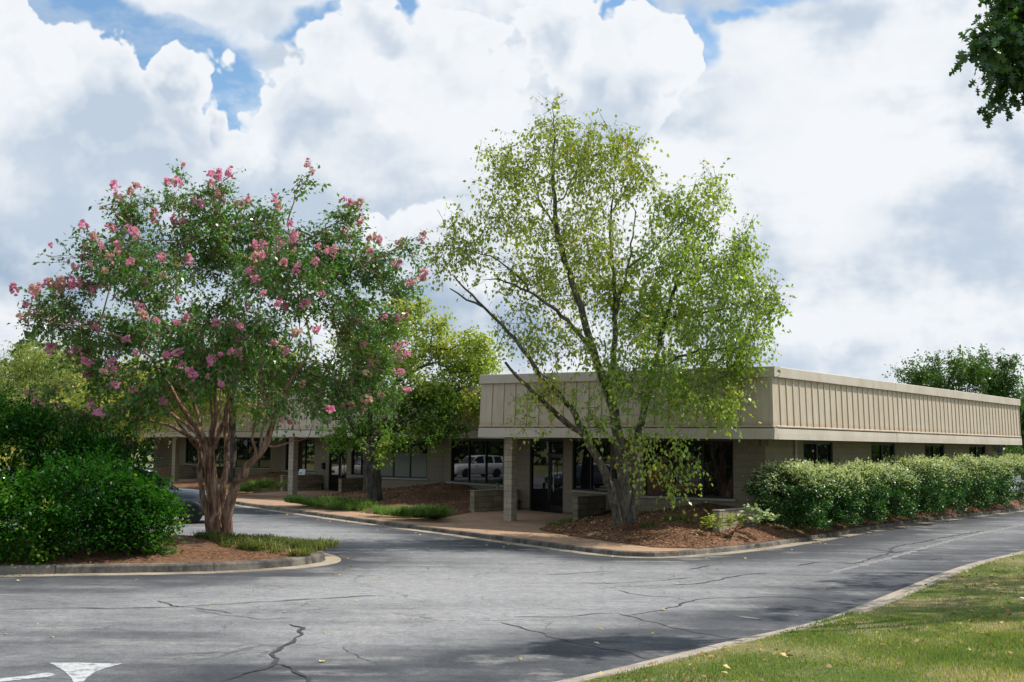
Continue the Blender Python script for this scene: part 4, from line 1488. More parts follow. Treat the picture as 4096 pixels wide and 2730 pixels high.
def shoots(tips, per, spread, length, leaves, droop=0.25, out=None, jit=0.05):
    """short leafy shoots round each tip: leaf points, their axes and how far out along the shoot"""
    n = len(tips)
    d = unit(rng.normal(size=(n * per, 3)) + (np.repeat(out, per, 0) * 0.9 if out is not None else 0))
    d[:, 2] -= droop * rng.uniform(0, 1.4, n * per)
    d = unit(d)
    o = np.repeat(tips, per, 0) + rng.normal(0, spread, (n * per, 3))
    ln = length * rng.uniform(0.5, 1.2, n * per)
    t = np.tile(np.linspace(0.1, 1.0, leaves), n * per) * np.repeat(ln, leaves)
    dd = np.repeat(d, leaves, 0)
    p = np.repeat(o, leaves, 0) + dd * t[:, None] + rng.normal(0, jit, (n * per * leaves, 3))
    p[:, 2] -= droop * t * t
    side = rng.normal(size=p.shape)
    ax = unit(dd * 0.7 + side * 0.7 - np.array([0, 0, 0.25]))
    SHOOT.append((o, d, ln))
    return p, ax, np.repeat(np.arange(n * per), leaves)


SHOOT = []


def twigs(parent, mat, w=0.009):
    """the bare shoots of the crown just laid: thin tapering strips, too many to pick apart"""
    o, d, ln = SHOOT[-1]
    s = unit(np.cross(d, rng.normal(size=d.shape)))
    n = len(o)
    e = o + d * ln[:, None] - np.array([0, 0, 0.2]) * (ln * ln)[:, None]
    b = o - d * 0.12
    v = np.stack([b - s * w, b + s * w, e + s * w * 0.3, e - s * w * 0.3], 1).reshape(-1, 3)
    put('twig', mesh('twig', v, np.arange(n * 4).reshape(n, 4), mat), parent, kind='stuff')


def up_normals(n, flat=0.6):
    return unit(rng.normal(size=(n, 3)) * flat + np.array([0, 0, 1.0]))


def clump_tint(p, scale=0.9, amp=0.35):
    """per-leaf tint: twig-to-twig drift plus chance"""
    w = np.sin(p[:, 0] * 2.1 * scale + 1.3) * np.sin(p[:, 1] * 1.7 * scale + 0.4) * np.sin(p[:, 2] * 2.3 * scale + 2.0)
    return np.clip(0.42 + amp * w + rng.normal(0, 0.2, len(p)), 0, 1)


def tree(name, label, base, limbs, clumps, ntip, mat, leafspec, bark, group=None, rtip=0.006, ex=0.47, step=0.3, up=0.15, rmax=9.0, k=7, cat='tree', trunk_name='trunk', shell=0.5, power=0.75, extra=None, tint_fn=None):
    """leafspec: shoots per tip, spread, shoot length, leaves per shoot, leaf length, leaf width, droop"""
    base = np.array(base, float)
    t = thing(name, label, cat, tuple(base), 0, group)
    B = Branches()
    for i, (pts, r0, r1) in enumerate(limbs):
        B.limb(pts, r0, r1, root=(i == 0 or r0 >= 0.085 and i < 4 and np.linalg.norm(np.array(pts[0]) - base) < 0.7))
    tg, _, _ = in_clumps(clumps, ntip, shell, power)
    if extra is not None:
        tg = np.vstack([tg, extra])
    tips = B.grow(tg, step, 0.03, up)
    B.p = [q - base for q in B.p]
    put(trunk_name, B.mesh(trunk_name, bark, rtip, ex, k, rmax), t)
    T = np.array([B.p[i] for i in tips])
    c0 = np.array([np.average(np.array(clumps)[:, i], weights=np.array(clumps)[:, 3]) for i in range(3)]) - base
    per, spread, sl, lv, ll, lw, droop = leafspec
    p, ax, sid = shoots(T, per, spread, sl, lv, droop, unit(T - c0))
    if trunk_name == 'trunk' and mat is M['leaf_crape']:
        twigs(t, bark, 0.007)
    n = len(p)
    s = rng.uniform(0.55, 1.3, n)
    tint = clump_tint(p) if tint_fn is None else tint_fn(p + base)
    put('crown', leaf_mesh('crown', p, ax, up_normals(n, 0.7), ll * s, lw * s, tint, mat), t)
    return t, B, T, c0


# --- crape myrtle on the island ------------------------------------------------
CB = (-6.94, 30.00, 0.28)
crape_limbs = [
    ([(-7.01, 30.00, 0.38), (-7.08, 30.00, 1.16), (-7.16, 30.00, 1.78), (-7.21, 30.00, 2.33)], 0.165, 0.13),
    ([(-6.73, 30.00, 0.36), (-6.69, 29.90, 1.17), (-6.48, 29.80, 1.59), (-6.12, 29.60, 2.09), (-5.74, 29.50, 2.43), (-5.61, 29.40, 3.00), (-5.45, 29.30, 3.54), (-5.06, 29.10, 4.15), (-4.62, 28.80, 4.74)], 0.13, 0.025),
    ([(-7.15, 30.05, 0.39), (-7.34, 30.10, 1.36), (-7.52, 30.20, 1.99), (-7.53, 30.30, 2.24), (-7.42, 30.30, 2.45), (-7.51, 30.40, 3.00), (-7.79, 30.60, 3.56), (-8.34, 31.00, 4.13)], 0.09, 0.025),
    ([(-6.93, 30.10, 0.37), (-6.93, 30.30, 1.36), (-6.91, 30.50, 2.07), (-6.90, 30.60, 2.50), (-7.05, 30.80, 3.18), (-6.98, 31.00, 3.80), (-6.79, 31.40, 4.61)], 0.092, 0.03),
    ([(-7.21, 30.00, 2.33), (-7.41, 29.70, 2.74), (-7.68, 29.40, 3.35), (-8.00, 29.00, 3.86), (-8.24, 28.60, 4.44)], 0.085, 0.03),
    ([(-7.20, 30.00, 2.33), (-7.10, 30.00, 2.83), (-7.09, 30.00, 3.58), (-7.11, 29.90, 4.25), (-7.17, 29.80, 4.92)], 0.085, 0.03),
    ([(-7.18, 30.00, 2.24), (-6.91, 29.80, 2.75), (-6.67, 29.50, 3.24), (-6.48, 29.30, 3.85), (-6.19, 29.00, 4.45)], 0.06, 0.025),
    ([(-7.44, 30.20, 2.45), (-7.73, 29.80, 2.74), (-7.90, 29.50, 2.86), (-8.29, 29.10, 3.03), (-8.90, 28.70, 3.01), (-9.33, 28.30, 3.12)], 0.045, 0.02),
    ([(-5.72, 29.50, 2.41), (-5.20, 29.20, 2.52), (-4.66, 28.90, 2.68)], 0.025, 0.012),
    ([(-7.41, 29.70, 2.74), (-8.02, 29.90, 3.15), (-8.75, 30.20, 3.57), (-9.73, 30.60, 3.96), (-10.87, 31.00, 4.27)], 0.05, 0.02),
    ([(-8.24, 28.60, 4.44), (-8.84, 28.30, 4.94), (-9.63, 28.00, 5.14), (-10.46, 27.80, 5.19)], 0.03, 0.012),
    ([(-5.61, 29.40, 3.00), (-5.94, 29.90, 3.59), (-6.14, 30.40, 4.34), (-6.18, 30.90, 5.19)], 0.05, 0.02),
    ([(-7.12, 30.00, 2.41), (-7.09, 29.60, 3.24), (-7.06, 29.20, 4.05)], 0.040, 0.018),
    ([(-7.03, 30.00, 2.41), (-7.02, 30.40, 3.00), (-7.17, 30.80, 3.70), (-7.36, 31.20, 4.59)], 0.040, 0.018),
    ([(-6.94, 30.60, 2.50), (-6.70, 30.20, 3.00), (-6.65, 29.80, 3.58), (-6.49, 29.40, 4.06)], 0.036, 0.018),
    ([(-7.44, 30.20, 2.41), (-7.79, 30.50, 3.08), (-8.23, 30.80, 3.69), (-8.54, 31.10, 4.00)], 0.036, 0.018),
    ([(-6.04, 29.60, 2.18), (-6.04, 29.30, 2.75), (-5.89, 29.00, 3.32), (-5.80, 28.80, 3.64)], 0.036, 0.018),
    ([(-5.96, 29.60, 2.26), (-5.91, 29.90, 2.84), (-5.84, 30.30, 3.57), (-5.83, 30.60, 4.14)], 0.036, 0.018),
    ([(-7.56, 30.20, 2.32), (-8.04, 30.50, 2.99), (-8.73, 30.90, 3.60), (-9.48, 31.30, 4.13)], 0.036, 0.016),
    ([(-5.38, 29.20, 7.50), (-5.25, 29.10, 8.08), (-5.06, 29.00, 8.52), (-4.98, 29.00, 8.84)], 0.02, 0.008),
    ([(-4.88, 29.20, 7.28), (-4.32, 29.00, 7.62), (-3.82, 28.90, 7.92), (-3.55, 28.90, 8.01)], 0.02, 0.008),
    ([(-3.70, 28.90, 6.52), (-3.11, 28.70, 6.86), (-2.66, 28.60, 7.12), (-2.26, 28.60, 7.30)], 0.02, 0.008),
    ([(-8.89, 29.00, 7.47), (-9.36, 29.00, 7.87), (-9.54, 29.00, 8.10), (-9.72, 29.00, 7.96)], 0.02, 0.008),
]
crape_clumps = [(-7.61, 29.80, 8.20, 1.09, 0.92, 0.75), (-9.10, 30.40, 8.03, 1.01, 0.87, 0.74), (-9.62, 29.50, 6.91, 0.98, 0.87, 0.77), (-10.29, 28.90, 5.69, 0.86, 0.65, 0.45), (-11.01, 28.70, 5.26, 0.60, 0.46, 0.32), (-8.19, 28.20, 6.24, 1.18, 0.98, 0.79), (-7.36, 30.00, 7.02, 1.36, 1.18, 0.99), (-6.42, 31.00, 7.51, 1.19, 1.08, 0.97), (-5.34, 28.30, 6.28, 1.18, 1.03, 0.89), (-4.54, 29.40, 7.17, 0.82, 0.72, 0.61), (-4.01, 30.20, 6.98, 0.89, 0.74, 0.58), (-3.35, 30.00, 6.80, 0.73, 0.58, 0.44), (-4.37, 30.60, 6.06, 1.17, 0.99, 0.80), (-3.53, 29.10, 5.28, 0.86, 0.76, 0.66), (-7.39, 31.20, 5.54, 1.41, 1.09, 0.76), (-5.70, 27.80, 5.04, 1.16, 0.92, 0.68), (-7.30, 28.00, 4.94, 1.07, 0.83, 0.58), (-9.41, 30.70, 5.26, 1.12, 0.87, 0.62), (-9.73, 29.00, 4.69, 0.76, 0.61, 0.45), (-9.29, 28.80, 4.08, 0.70, 0.55, 0.40), (-8.09, 27.80, 3.94, 0.87, 0.65, 0.44), (-10.45, 30.00, 5.08, 0.73, 0.57, 0.42), (-3.66, 29.50, 4.28, 0.77, 0.69, 0.62), (-4.09, 29.00, 3.74, 0.71, 0.58, 0.45), (-5.04, 30.40, 4.43, 1.06, 0.82, 0.58), (-3.40, 30.10, 3.69, 0.63, 0.52, 0.42), (-6.08, 31.40, 4.15, 0.98, 0.74, 0.49), (-8.32, 31.60, 4.14, 0.88, 0.66, 0.44), (-5.02, 29.00, 8.54, 0.14, 0.23, 0.32), (-3.97, 28.90, 7.81, 0.40, 0.28, 0.16), (-2.55, 28.60, 7.06, 0.28, 0.25, 0.22), (-2.80, 29.20, 6.33, 0.51, 0.48, 0.46), (-9.89, 29.20, 3.13, 0.91, 0.59, 0.26), (-8.38, 28.20, 3.32, 0.69, 0.48, 0.27), (-6.74, 27.80, 4.15, 0.77, 0.56, 0.35), (-5.64, 28.20, 3.50, 0.49, 0.37, 0.26), (-4.72, 28.60, 3.47, 0.70, 0.51, 0.32), (-6.79, 31.60, 4.59, 0.99, 0.69, 0.40), (-10.94, 29.80, 3.70, 0.62, 0.45, 0.27)]
crape, crape_B, crape_T, crape_c = tree('crape_myrtle', 'large crape myrtle with pink flower heads and several peeling cinnamon stems', CB, crape_limbs, crape_clumps, 900,
    M['leaf_crape'], (8, 0.06, 0.56, 7, 0.112, 0.066, 0.25), M['bark_crape'], None, 0.0050, 0.42, 0.3, 0.12, 0.17, 8, power=0.62)


def panicle(seed):
    r = np.random.default_rng(seed)
    n = 25
    h = r.uniform(0, 1, n) ** 0.8
    a = r.uniform(0, 2 * np.pi, n)
    rad = 0.085 * (1.15 - 0.75 * h) * r.uniform(0.6, 1.1, n)
    p = np.stack([rad * np.cos(a), rad * np.sin(a), h * 0.26 - 0.03], 1)
    ax = unit(np.stack([np.cos(a), np.sin(a), 0.6 * np.ones(n)], 1) + r.normal(0, 0.5, (n, 3)))
    return leaf_mesh('flower_head', p - ax * 0.035, ax, unit(r.normal(size=(n, 3))), 0.085, 0.085, None, M['petal'], [(0, 0), (0.5, 0.3), (0.4, 0.9), (-0.4, 0.9), (-0.5, 0.3)], 0.35)


heads = [panicle(100 + i) for i in range(7)]
sc = (crape_T - crape_c)
cl = np.array(crape_clumps)
lev = np.min(np.linalg.norm((crape_T[:, None, :] + np.array(CB) - cl[None, :, :3]) / cl[None, :, 3:], axis=2), axis=1)
out_n = np.linalg.norm(sc / np.array([4.6, 3.2, 3.4]), axis=1)
score = 0.6 * out_n + 0.75 * lev + 0.05 * sc[:, 2] - 0.13 * sc[:, 1] + rng.uniform(0, 0.75, len(sc))
pick = list(np.argsort(-score)[:245])
arm = [(-11.33, 29.00, 5.47), (-11.08, 29.00, 5.57), (-10.88, 29.00, 5.64), (-10.68, 29.00, 5.68), (-10.53, 29.00, 5.74), (-10.35, 29.00, 5.77), (-10.18, 29.00, 5.77), (-10.03, 29.00, 5.74), (-10.75, 29.00, 5.62), (-10.43, 29.00, 5.66), (-10.25, 29.00, 5.68), (-10.97, 29.00, 5.51), (-9.87, 29.00, 5.65), (-9.66, 29.00, 5.59)]
spots = [(crape_T[i], unit(sc[i])) for i in pick] + [(np.array(q) - np.array(CB), np.array([-0.3, -0.2, 0.9])) for q in arm] + [(np.array(q) + (0.12, 0.5, 0.06) - np.array(CB), np.array([-0.2, 0.3, 0.9])) for q in arm]
for i, (q, d) in enumerate(spots[:290]):
    d = unit(d + np.array([0, 0, 0.55]) + rng.normal(0, 0.3, 3))
    o = put('flower_head', heads[i % 7], crape)
    o.rotation_mode = 'QUATERNION'
    o.rotation_quaternion = Vector(d).to_track_quat('Z', 'Y') @ Matrix.Rotation(rng.uniform(0, 6.28), 3, 'Z').to_quaternion()
    o.location = Vector(q + d * rng.uniform(0.3, 0.5))
    s = rng.uniform(0.6, 1.2)
    o.scale = (s, s, s * rng.uniform(0.85, 1.1))

# --- river birch before the near unit ------------------------------------------
BB = (3.15, 33.80, 0.40)
birch_limbs = [
    ([(3.07, 33.80, 0.50), (3.08, 33.80, 1.10), (3.04, 33.80, 1.66), (2.98, 33.80, 2.21), (2.88, 33.80, 2.95), (2.79, 33.80, 3.51)], 0.155, 0.125),
    ([(2.92, 33.70, 0.50), (2.80, 33.60, 1.11), (2.68, 33.50, 1.55), (2.40, 33.30, 2.05), (2.18, 33.20, 2.43), (1.98, 33.10, 2.79)], 0.115, 0.095),
    ([(3.27, 33.80, 0.50), (3.32, 33.90, 1.10), (3.33, 34.00, 1.54), (3.38, 34.20, 2.21), (3.48, 34.40, 2.89), (3.64, 34.50, 3.42)], 0.125, 0.10),
    ([(1.98, 33.10, 2.79), (1.41, 32.90, 3.18), (0.93, 32.70, 3.64), (0.41, 32.50, 4.06), (-0.17, 32.20, 4.68)], 0.095, 0.03),
    ([(2.00, 33.10, 2.77), (1.82, 33.20, 3.19), (1.48, 33.10, 3.69), (1.07, 32.90, 4.12), (0.70, 32.70, 4.43)], 0.085, 0.06),
    ([(0.70, 32.70, 4.43), (0.34, 32.50, 4.98), (-0.13, 32.30, 5.49), (-0.59, 32.10, 5.95), (-0.94, 32.00, 6.29), (-1.26, 31.90, 6.59), (-1.52, 31.80, 6.86)], 0.06, 0.02),
    ([(-0.74, 32.05, 6.06), (-1.17, 31.90, 6.24), (-1.54, 31.80, 6.41), (-1.61, 31.80, 6.53)], 0.035, 0.016),
    ([(2.37, 33.80, 4.66), (2.11, 33.80, 5.34), (1.98, 33.70, 5.88), (1.79, 33.60, 6.47), (1.57, 33.60, 6.96), (1.42, 33.60, 7.57), (1.17, 33.60, 8.48), (1.07, 33.70, 9.61), (1.09, 33.80, 10.62), (1.09, 33.90, 11.59)], 0.12, 0.015),
    ([(2.44, 33.70, 4.49), (1.99, 33.40, 5.37), (1.11, 33.00, 6.19), (0.50, 32.70, 6.56), (-0.14, 32.50, 6.79), (-0.38, 32.40, 6.87)], 0.08, 0.022),
    ([(0.50, 32.70, 6.56), (-0.03, 32.60, 7.16), (-0.62, 32.50, 7.56), (-1.03, 32.40, 7.59)], 0.035, 0.012),
    ([(2.58, 33.90, 4.02), (2.80, 34.10, 5.07), (2.85, 34.40, 6.64), (2.74, 34.60, 7.92), (2.72, 34.80, 8.96), (2.85, 35.00, 10.03)], 0.095, 0.016),
    ([(2.84, 34.30, 6.07), (3.15, 34.00, 7.34), (3.25, 33.80, 8.05), (3.33, 33.70, 8.95)], 0.05, 0.016),
    ([(3.18, 34.00, 7.40), (3.67, 33.70, 7.79), (4.18, 33.40, 8.24), (4.63, 33.20, 8.63)], 0.04, 0.012),
    ([(3.64, 34.50, 3.44), (3.91, 34.70, 4.50), (4.10, 34.80, 5.32), (4.29, 34.80, 6.20), (4.53, 34.70, 6.95), (4.73, 34.60, 7.50), (4.87, 34.50, 8.30), (5.11, 34.40, 9.04)], 0.10, 0.016),
    ([(4.56, 34.70, 7.01), (5.24, 34.90, 7.36), (5.86, 35.20, 7.79)], 0.04, 0.012),
    ([(4.26, 34.80, 6.08), (5.12, 34.50, 6.30), (6.12, 34.20, 6.35), (6.92, 33.90, 6.63)], 0.045, 0.012),
    ([(3.97, 34.70, 4.63), (4.77, 34.20, 5.10), (5.53, 33.60, 5.24), (6.30, 33.20, 5.16)], 0.045, 0.012),
    ([(1.17, 33.60, 8.42), (0.68, 33.90, 9.27), (0.55, 34.20, 10.15)], 0.03, 0.01),
    ([(1.25, 33.60, 9.03), (1.75, 33.30, 10.14)], 0.025, 0.01),
    ([(2.75, 34.80, 9.09), (3.13, 34.50, 9.67), (3.54, 34.30, 10.33)], 0.025, 0.01),
]
birch_thin = [(0.91, 33.60, 10.99, 0.82, 0.77, 0.73), (1.79, 34.10, 11.06, 1.01, 0.85, 0.69), (2.79, 33.10, 10.56, 0.92, 0.81, 0.69), (-0.26, 33.80, 10.45, 0.88, 0.76, 0.65), (3.45, 33.80, 10.00, 0.53, 0.62, 0.71), (-0.01, 34.40, 9.97, 1.02, 0.90, 0.78), (1.62, 33.00, 9.93, 1.26, 1.09, 0.92), (2.65, 34.20, 9.84, 0.89, 0.89, 0.89), (-0.58, 33.10, 8.62, 1.21, 0.98, 0.75), (-1.36, 32.60, 7.82, 0.79, 0.67, 0.54), (-1.61, 33.00, 7.42, 0.63, 0.55, 0.46), (0.73, 34.30, 8.37, 1.61, 1.46, 1.31), (2.20, 32.80, 8.37, 1.14, 1.14, 1.14), (0.37, 33.00, 6.86, 1.26, 1.09, 0.92), (1.72, 34.60, 6.96, 1.33, 1.20, 1.08), (0.04, 33.90, 5.66, 0.83, 0.71, 0.59), (1.30, 32.70, 5.22, 1.14, 0.97, 0.80), (0.96, 32.60, 3.95, 0.68, 0.60, 0.51), (2.69, 34.50, 7.20, 1.08, 1.02, 0.96), (-1.59, 32.40, 8.42, 0.45, 0.39, 0.34), (1.04, 33.60, 11.75, 0.41, 0.41, 0.41)]
birch_full = [(4.55, 34.00, 8.97, 0.95, 0.92, 0.89), (5.49, 34.60, 9.71, 0.72, 0.66, 0.60), (6.27, 34.20, 8.17, 0.65, 0.68, 0.71), (3.96, 33.00, 7.48, 1.15, 1.09, 1.03), (5.40, 34.80, 7.77, 1.33, 1.18, 1.03), (6.00, 33.40, 7.09, 0.99, 0.93, 0.87), (6.70, 34.00, 6.58, 0.65, 0.62, 0.59), (4.66, 34.80, 6.28, 1.58, 1.36, 1.15), (5.59, 33.10, 5.76, 1.27, 1.09, 0.92), (3.48, 32.80, 5.14, 1.37, 1.17, 0.97), (5.09, 34.40, 4.68, 1.56, 1.29, 1.02), (6.31, 34.50, 4.94, 0.84, 0.84, 0.84), (2.79, 32.70, 4.21, 1.14, 0.91, 0.68), (4.41, 32.90, 3.66, 1.15, 0.86, 0.57), (5.42, 32.80, 3.67, 0.57, 0.51, 0.46), (2.22, 32.60, 3.29, 0.57, 0.44, 0.32), (3.35, 32.60, 2.85, 0.51, 0.39, 0.27), (4.30, 32.50, 2.58, 0.38, 0.38, 0.38), (3.98, 35.20, 6.56, 1.10, 1.04, 0.98), (6.63, 34.30, 5.77, 0.54, 0.51, 0.48), (7.06, 34.00, 6.58, 0.33, 0.33, 0.33)]
allc = birch_thin + birch_full
tb = thing('river_birch', 'tall spreading river birch with grey lichened stems and airy yellow-green leaves', 'tree', BB)
Bb = Branches()
for i, (pts, r0, r1) in enumerate(birch_limbs):
    Bb.limb(pts, r0, r1, root=i < 3, wob=0.018)
t1, _, _ = in_clumps(birch_thin, 600, 0.5, 0.65)
t2, _, _ = in_clumps(birch_full, 530, 0.5, 0.65)
hang = []
for q in [(3.64, 32.60, 1.95), (4.03, 32.60, 1.73), (4.20, 32.60, 1.40), (4.37, 32.60, 1.90), (4.60, 32.60, 1.63), (3.13, 32.60, 2.17), (4.82, 32.60, 2.19), (0.23, 32.60, 3.38), (0.41, 32.60, 2.98), (0.11, 32.60, 3.77), (4.37, 32.60, 1.51), (3.47, 32.60, 1.61), (3.86, 32.60, 2.18), (0.57, 32.60, 3.27), (0.86, 32.60, 2.82)]:
    hang.append(q)
tips = Bb.grow(np.vstack([t1, t2, np.array(hang)]), 0.3, 0.035, 0.10)
bbv = np.array(BB)
Bb.p = [q - bbv for q in Bb.p]
put('trunk', Bb.mesh('trunk', M['bark_birch'], 0.0036, 0.44, 9, 0.17, 0.09), tb)
T = np.array([Bb.p[i] for i in tips])
isfull = np.array([np.min(np.linalg.norm((t + bbv - np.array(birch_full)[:, :3]) / np.array(birch_full)[:, 3:], axis=1)) < np.min(np.linalg.norm((t + bbv - np.array(birch_thin)[:, :3]) / np.array(birch_thin)[:, 3:], axis=1)) for t in T])
for sel, per, lv, mt in ((~isfull, 4, 6, 'leaf_birch'), (isfull, 6, 6, 'leaf_birch_deep')):
    p, ax, sid = shoots(T[sel], per, 0.10, 0.62, lv, 0.45, None, 0.03)
    twigs(tb, M['bark_birch'], 0.006)
    n = len(p)
    s = rng.uniform(0.55, 1.25, n)
    put('crown', leaf_mesh('crown', p, unit(ax - np.array([0, 0, 0.5])), unit(rng.normal(size=(n, 3)) + np.array([0, -0.2, 0.5])), 0.108 * s, 0.080 * s, clump_tint(p, 0.7), M[mt]), tb)

# --- maple in the bed between the first two entrances --------------------------
MBASE = (-5.15, 47.80, 0.36)
maple_limbs = [
    ([(-5.15, 47.80, 0.41), (-5.19, 47.80, 1.11), (-5.29, 47.80, 1.73), (-5.42, 47.80, 2.23), (-5.51, 47.80, 2.57)], 0.30, 0.23),
    ([(-5.51, 47.80, 2.54), (-5.80, 47.80, 2.91), (-6.03, 47.80, 3.19), (-6.39, 47.80, 3.75), (-6.74, 47.80, 4.31)], 0.15, 0.06),
    ([(-5.45, 47.80, 2.46), (-5.17, 47.80, 2.69), (-4.78, 47.80, 2.92), (-4.28, 47.80, 3.38), (-3.55, 47.80, 3.84), (-2.87, 47.80, 4.13)], 0.13, 0.04),
    ([(-5.48, 47.80, 2.51), (-5.51, 48.20, 3.08), (-5.48, 48.80, 3.79), (-5.44, 49.30, 4.85), (-5.44, 49.60, 6.11)], 0.15, 0.06),
    ([(-5.46, 48.90, 3.96), (-4.78, 48.60, 4.66), (-3.83, 48.20, 5.34), (-3.02, 47.90, 5.67)], 0.08, 0.03),
]
maple_low = [(-4.65, 45.70, 2.41, 0.95, 0.59, 0.22), (-3.85, 46.50, 2.68, 0.97, 0.60, 0.23), (-3.31, 47.80, 3.13, 1.16, 0.80, 0.43), (-4.64, 48.70, 3.38, 1.02, 0.75, 0.47), (-5.74, 48.00, 3.03, 1.17, 0.77, 0.37), (-6.80, 48.90, 4.04, 1.28, 0.86, 0.44), (-2.75, 48.10, 3.73, 1.00, 0.72, 0.44), (-6.41, 47.50, 2.77, 0.66, 0.46, 0.26), (-1.73, 47.50, 3.97, 0.83, 0.61, 0.40), (-5.59, 46.50, 4.79, 1.30, 0.92, 0.55), (-1.56, 47.10, 4.45, 0.66, 0.46, 0.26), (-2.99, 49.10, 4.35, 1.37, 0.89, 0.41), (-4.37, 49.30, 4.08, 1.20, 0.82, 0.45), (-2.21, 47.30, 3.22, 0.66, 0.44, 0.23)]
maple_top = [(-3.94, 48.40, 7.87, 0.93, 0.65, 0.37), (-3.21, 47.80, 7.14, 1.16, 0.77, 0.37), (-4.76, 49.20, 7.00, 1.03, 0.75, 0.48), (-2.86, 49.20, 6.33, 1.37, 0.87, 0.38), (-1.53, 47.80, 6.40, 1.00, 0.72, 0.43), (-1.99, 49.40, 5.58, 1.38, 0.86, 0.34), (-4.26, 49.60, 5.82, 1.21, 0.79, 0.38), (-1.20, 48.70, 5.20, 0.76, 0.53, 0.31), (-4.91, 47.60, 5.68, 0.99, 0.80, 0.60), (-6.14, 49.30, 6.47, 1.03, 0.86, 0.69), (-1.14, 49.20, 6.09, 0.69, 0.50, 0.31), (-3.59, 47.80, 4.87, 1.16, 0.75, 0.33), (-2.34, 49.60, 4.80, 1.21, 0.79, 0.38), (-1.32, 49.80, 5.78, 0.87, 0.62, 0.38)]
tm = thing('maple_tree', 'maple with dark trunk and turning yellow leaves in the bed before the second entrance', 'tree', MBASE)
Bm = Branches()
for i, (pts, r0, r1) in enumerate(maple_limbs):
    Bm.limb(pts, r0, r1, root=i == 0)
t1, _, _ = in_clumps(maple_low, 270, 0.5, 0.7)
t2, _, _ = in_clumps(maple_top, 370, 0.5, 0.7)
tips = Bm.grow(np.vstack([t1, t2]), 0.35, 0.03, 0.1)
mb = np.array(MBASE)
Bm.p = [q - mb for q in Bm.p]
put('trunk', Bm.mesh('trunk', M['bark_dark'], 0.008, 0.47, 9, 0.33, 0.08), tm)
T = np.array([Bm.p[i] for i in tips])
low = T[:, 2] + mb[2] < 4.6
for sel, mt in ((low, 'leaf_maple'), (~low, 'leaf_yellow')):
    p, ax, sid = shoots(T[sel], 7, 0.16, 0.5, 7, 0.15)
    n = len(p)
    s = rng.uniform(0.7, 1.25, n)
    if mt == 'leaf_yellow':
        tint = np.clip(clump_tint(p, 0.6, 0.3) - 0.52 + 0.12 * (p[:, 2] + mb[2] - 5.0), 0, 1)
    else:
        tint = np.clip(clump_tint(p, 0.7) + 0.45 * (p[:, 0] + mb[0] > -1.9) * (p[:, 2] + mb[2] > 3.3), 0, 1)
    put('crown', leaf_mesh('crown', p, ax, up_normals(n, 0.5), 0.115 * s, 0.105 * s, tint, M[mt]), tm)

# --- trees further off ----------------------------------------------------------
def simple_tree(name, label, base, clumps, ntip, mat, spec, trunk_r=0.2, group=None, bark='bark_dark', tint_fn=None, fork=0.45):
    c = np.array(clumps)
    top = c[np.argmax(c[:, 2])]
    b = np.array(base, float)
    m = b + (np.array([c[:, 0].mean(), c[:, 1].mean(), c[:, 2].min()]) - b) * np.array([0.6, 0.6, 1.0])
    limbs = [([tuple(b), tuple(b * 0.5 + m * 0.5 + np.array([0.08, 0.05, 0])), tuple(m)], trunk_r, trunk_r * 0.75)]
    for q in clumps[:7]:
        limbs.append(([tuple(m), tuple(m * 0.5 + np.array(q[:3]) * 0.5 + np.array([0, 0, 0.25])), tuple(q[:3])], trunk_r * 0.4, trunk_r * 0.12))
    return tree(name, label, base, limbs, clumps, ntip, M[mat], spec, M[bark], group, 0.008, 0.45, 0.45, 0.1, 9.0, 6, tint_fn=tint_fn)


GL = 'trees beyond the parking lot'
simple_tree('willow_oak', 'feathery pale green willow oak at the far left edge behind the shrubs', (-27.04, 72.00, 0.00), [(-27.99, 72.00, 6.28, 2.01, 1.69, 1.38), (-26.63, 73.00, 7.12, 2.29, 1.78, 1.27), (-24.62, 71.00, 6.02, 1.98, 1.67, 1.36), (-29.47, 74.00, 4.83, 1.55, 1.42, 1.29), (-25.93, 70.00, 4.73, 2.44, 1.89, 1.34), (-24.99, 73.00, 4.34, 1.78, 1.52, 1.27), (-30.21, 72.00, 5.51, 1.50, 1.50, 1.50), (-28.24, 73.00, 3.29, 2.29, 1.65, 1.02)], 520, 'leaf_willow', (8, 0.25, 0.9, 7, 0.20, 0.065, 0.35), 0.28, GL)
simple_tree('yellowing_tree', 'yellowing tree left behind the crape myrtle, in front of the willow oak', (-20.61, 66.00, 0.00), [(-21.25, 66.00, 5.11, 1.84, 1.44, 1.03), (-19.96, 67.00, 5.63, 1.87, 1.52, 1.17), (-22.48, 65.00, 4.14, 1.36, 1.07, 0.79), (-18.24, 66.00, 4.45, 1.84, 1.44, 1.03), (-19.98, 65.00, 3.72, 2.04, 1.47, 0.91), (-17.63, 67.00, 5.66, 1.40, 1.28, 1.17)], 330, 'leaf_yellow', (8, 0.22, 0.6, 7, 0.15, 0.10, 0.15), 0.22, GL)
simple_tree('entrance_tree', 'green and yellow tree before the farthest entrance, seen through the crape myrtle', (-14.48, 65.00, 0.30), [(-15.98, 65.00, 6.03, 1.81, 1.58, 1.36), (-14.65, 66.00, 7.02, 2.07, 1.72, 1.38), (-12.83, 64.00, 5.56, 1.78, 1.45, 1.11), (-14.81, 65.00, 4.68, 2.04, 1.47, 0.91), (-16.87, 66.00, 4.47, 1.38, 1.15, 0.92), (-12.15, 65.00, 6.75, 1.36, 1.24, 1.13)], 380, 'leaf_yellow', (7, 0.22, 0.6, 6, 0.15, 0.10, 0.15), 0.24, GL,
            tint_fn=lambda q: np.clip(clump_tint(q, 0.5) - 0.2, 0, 1))
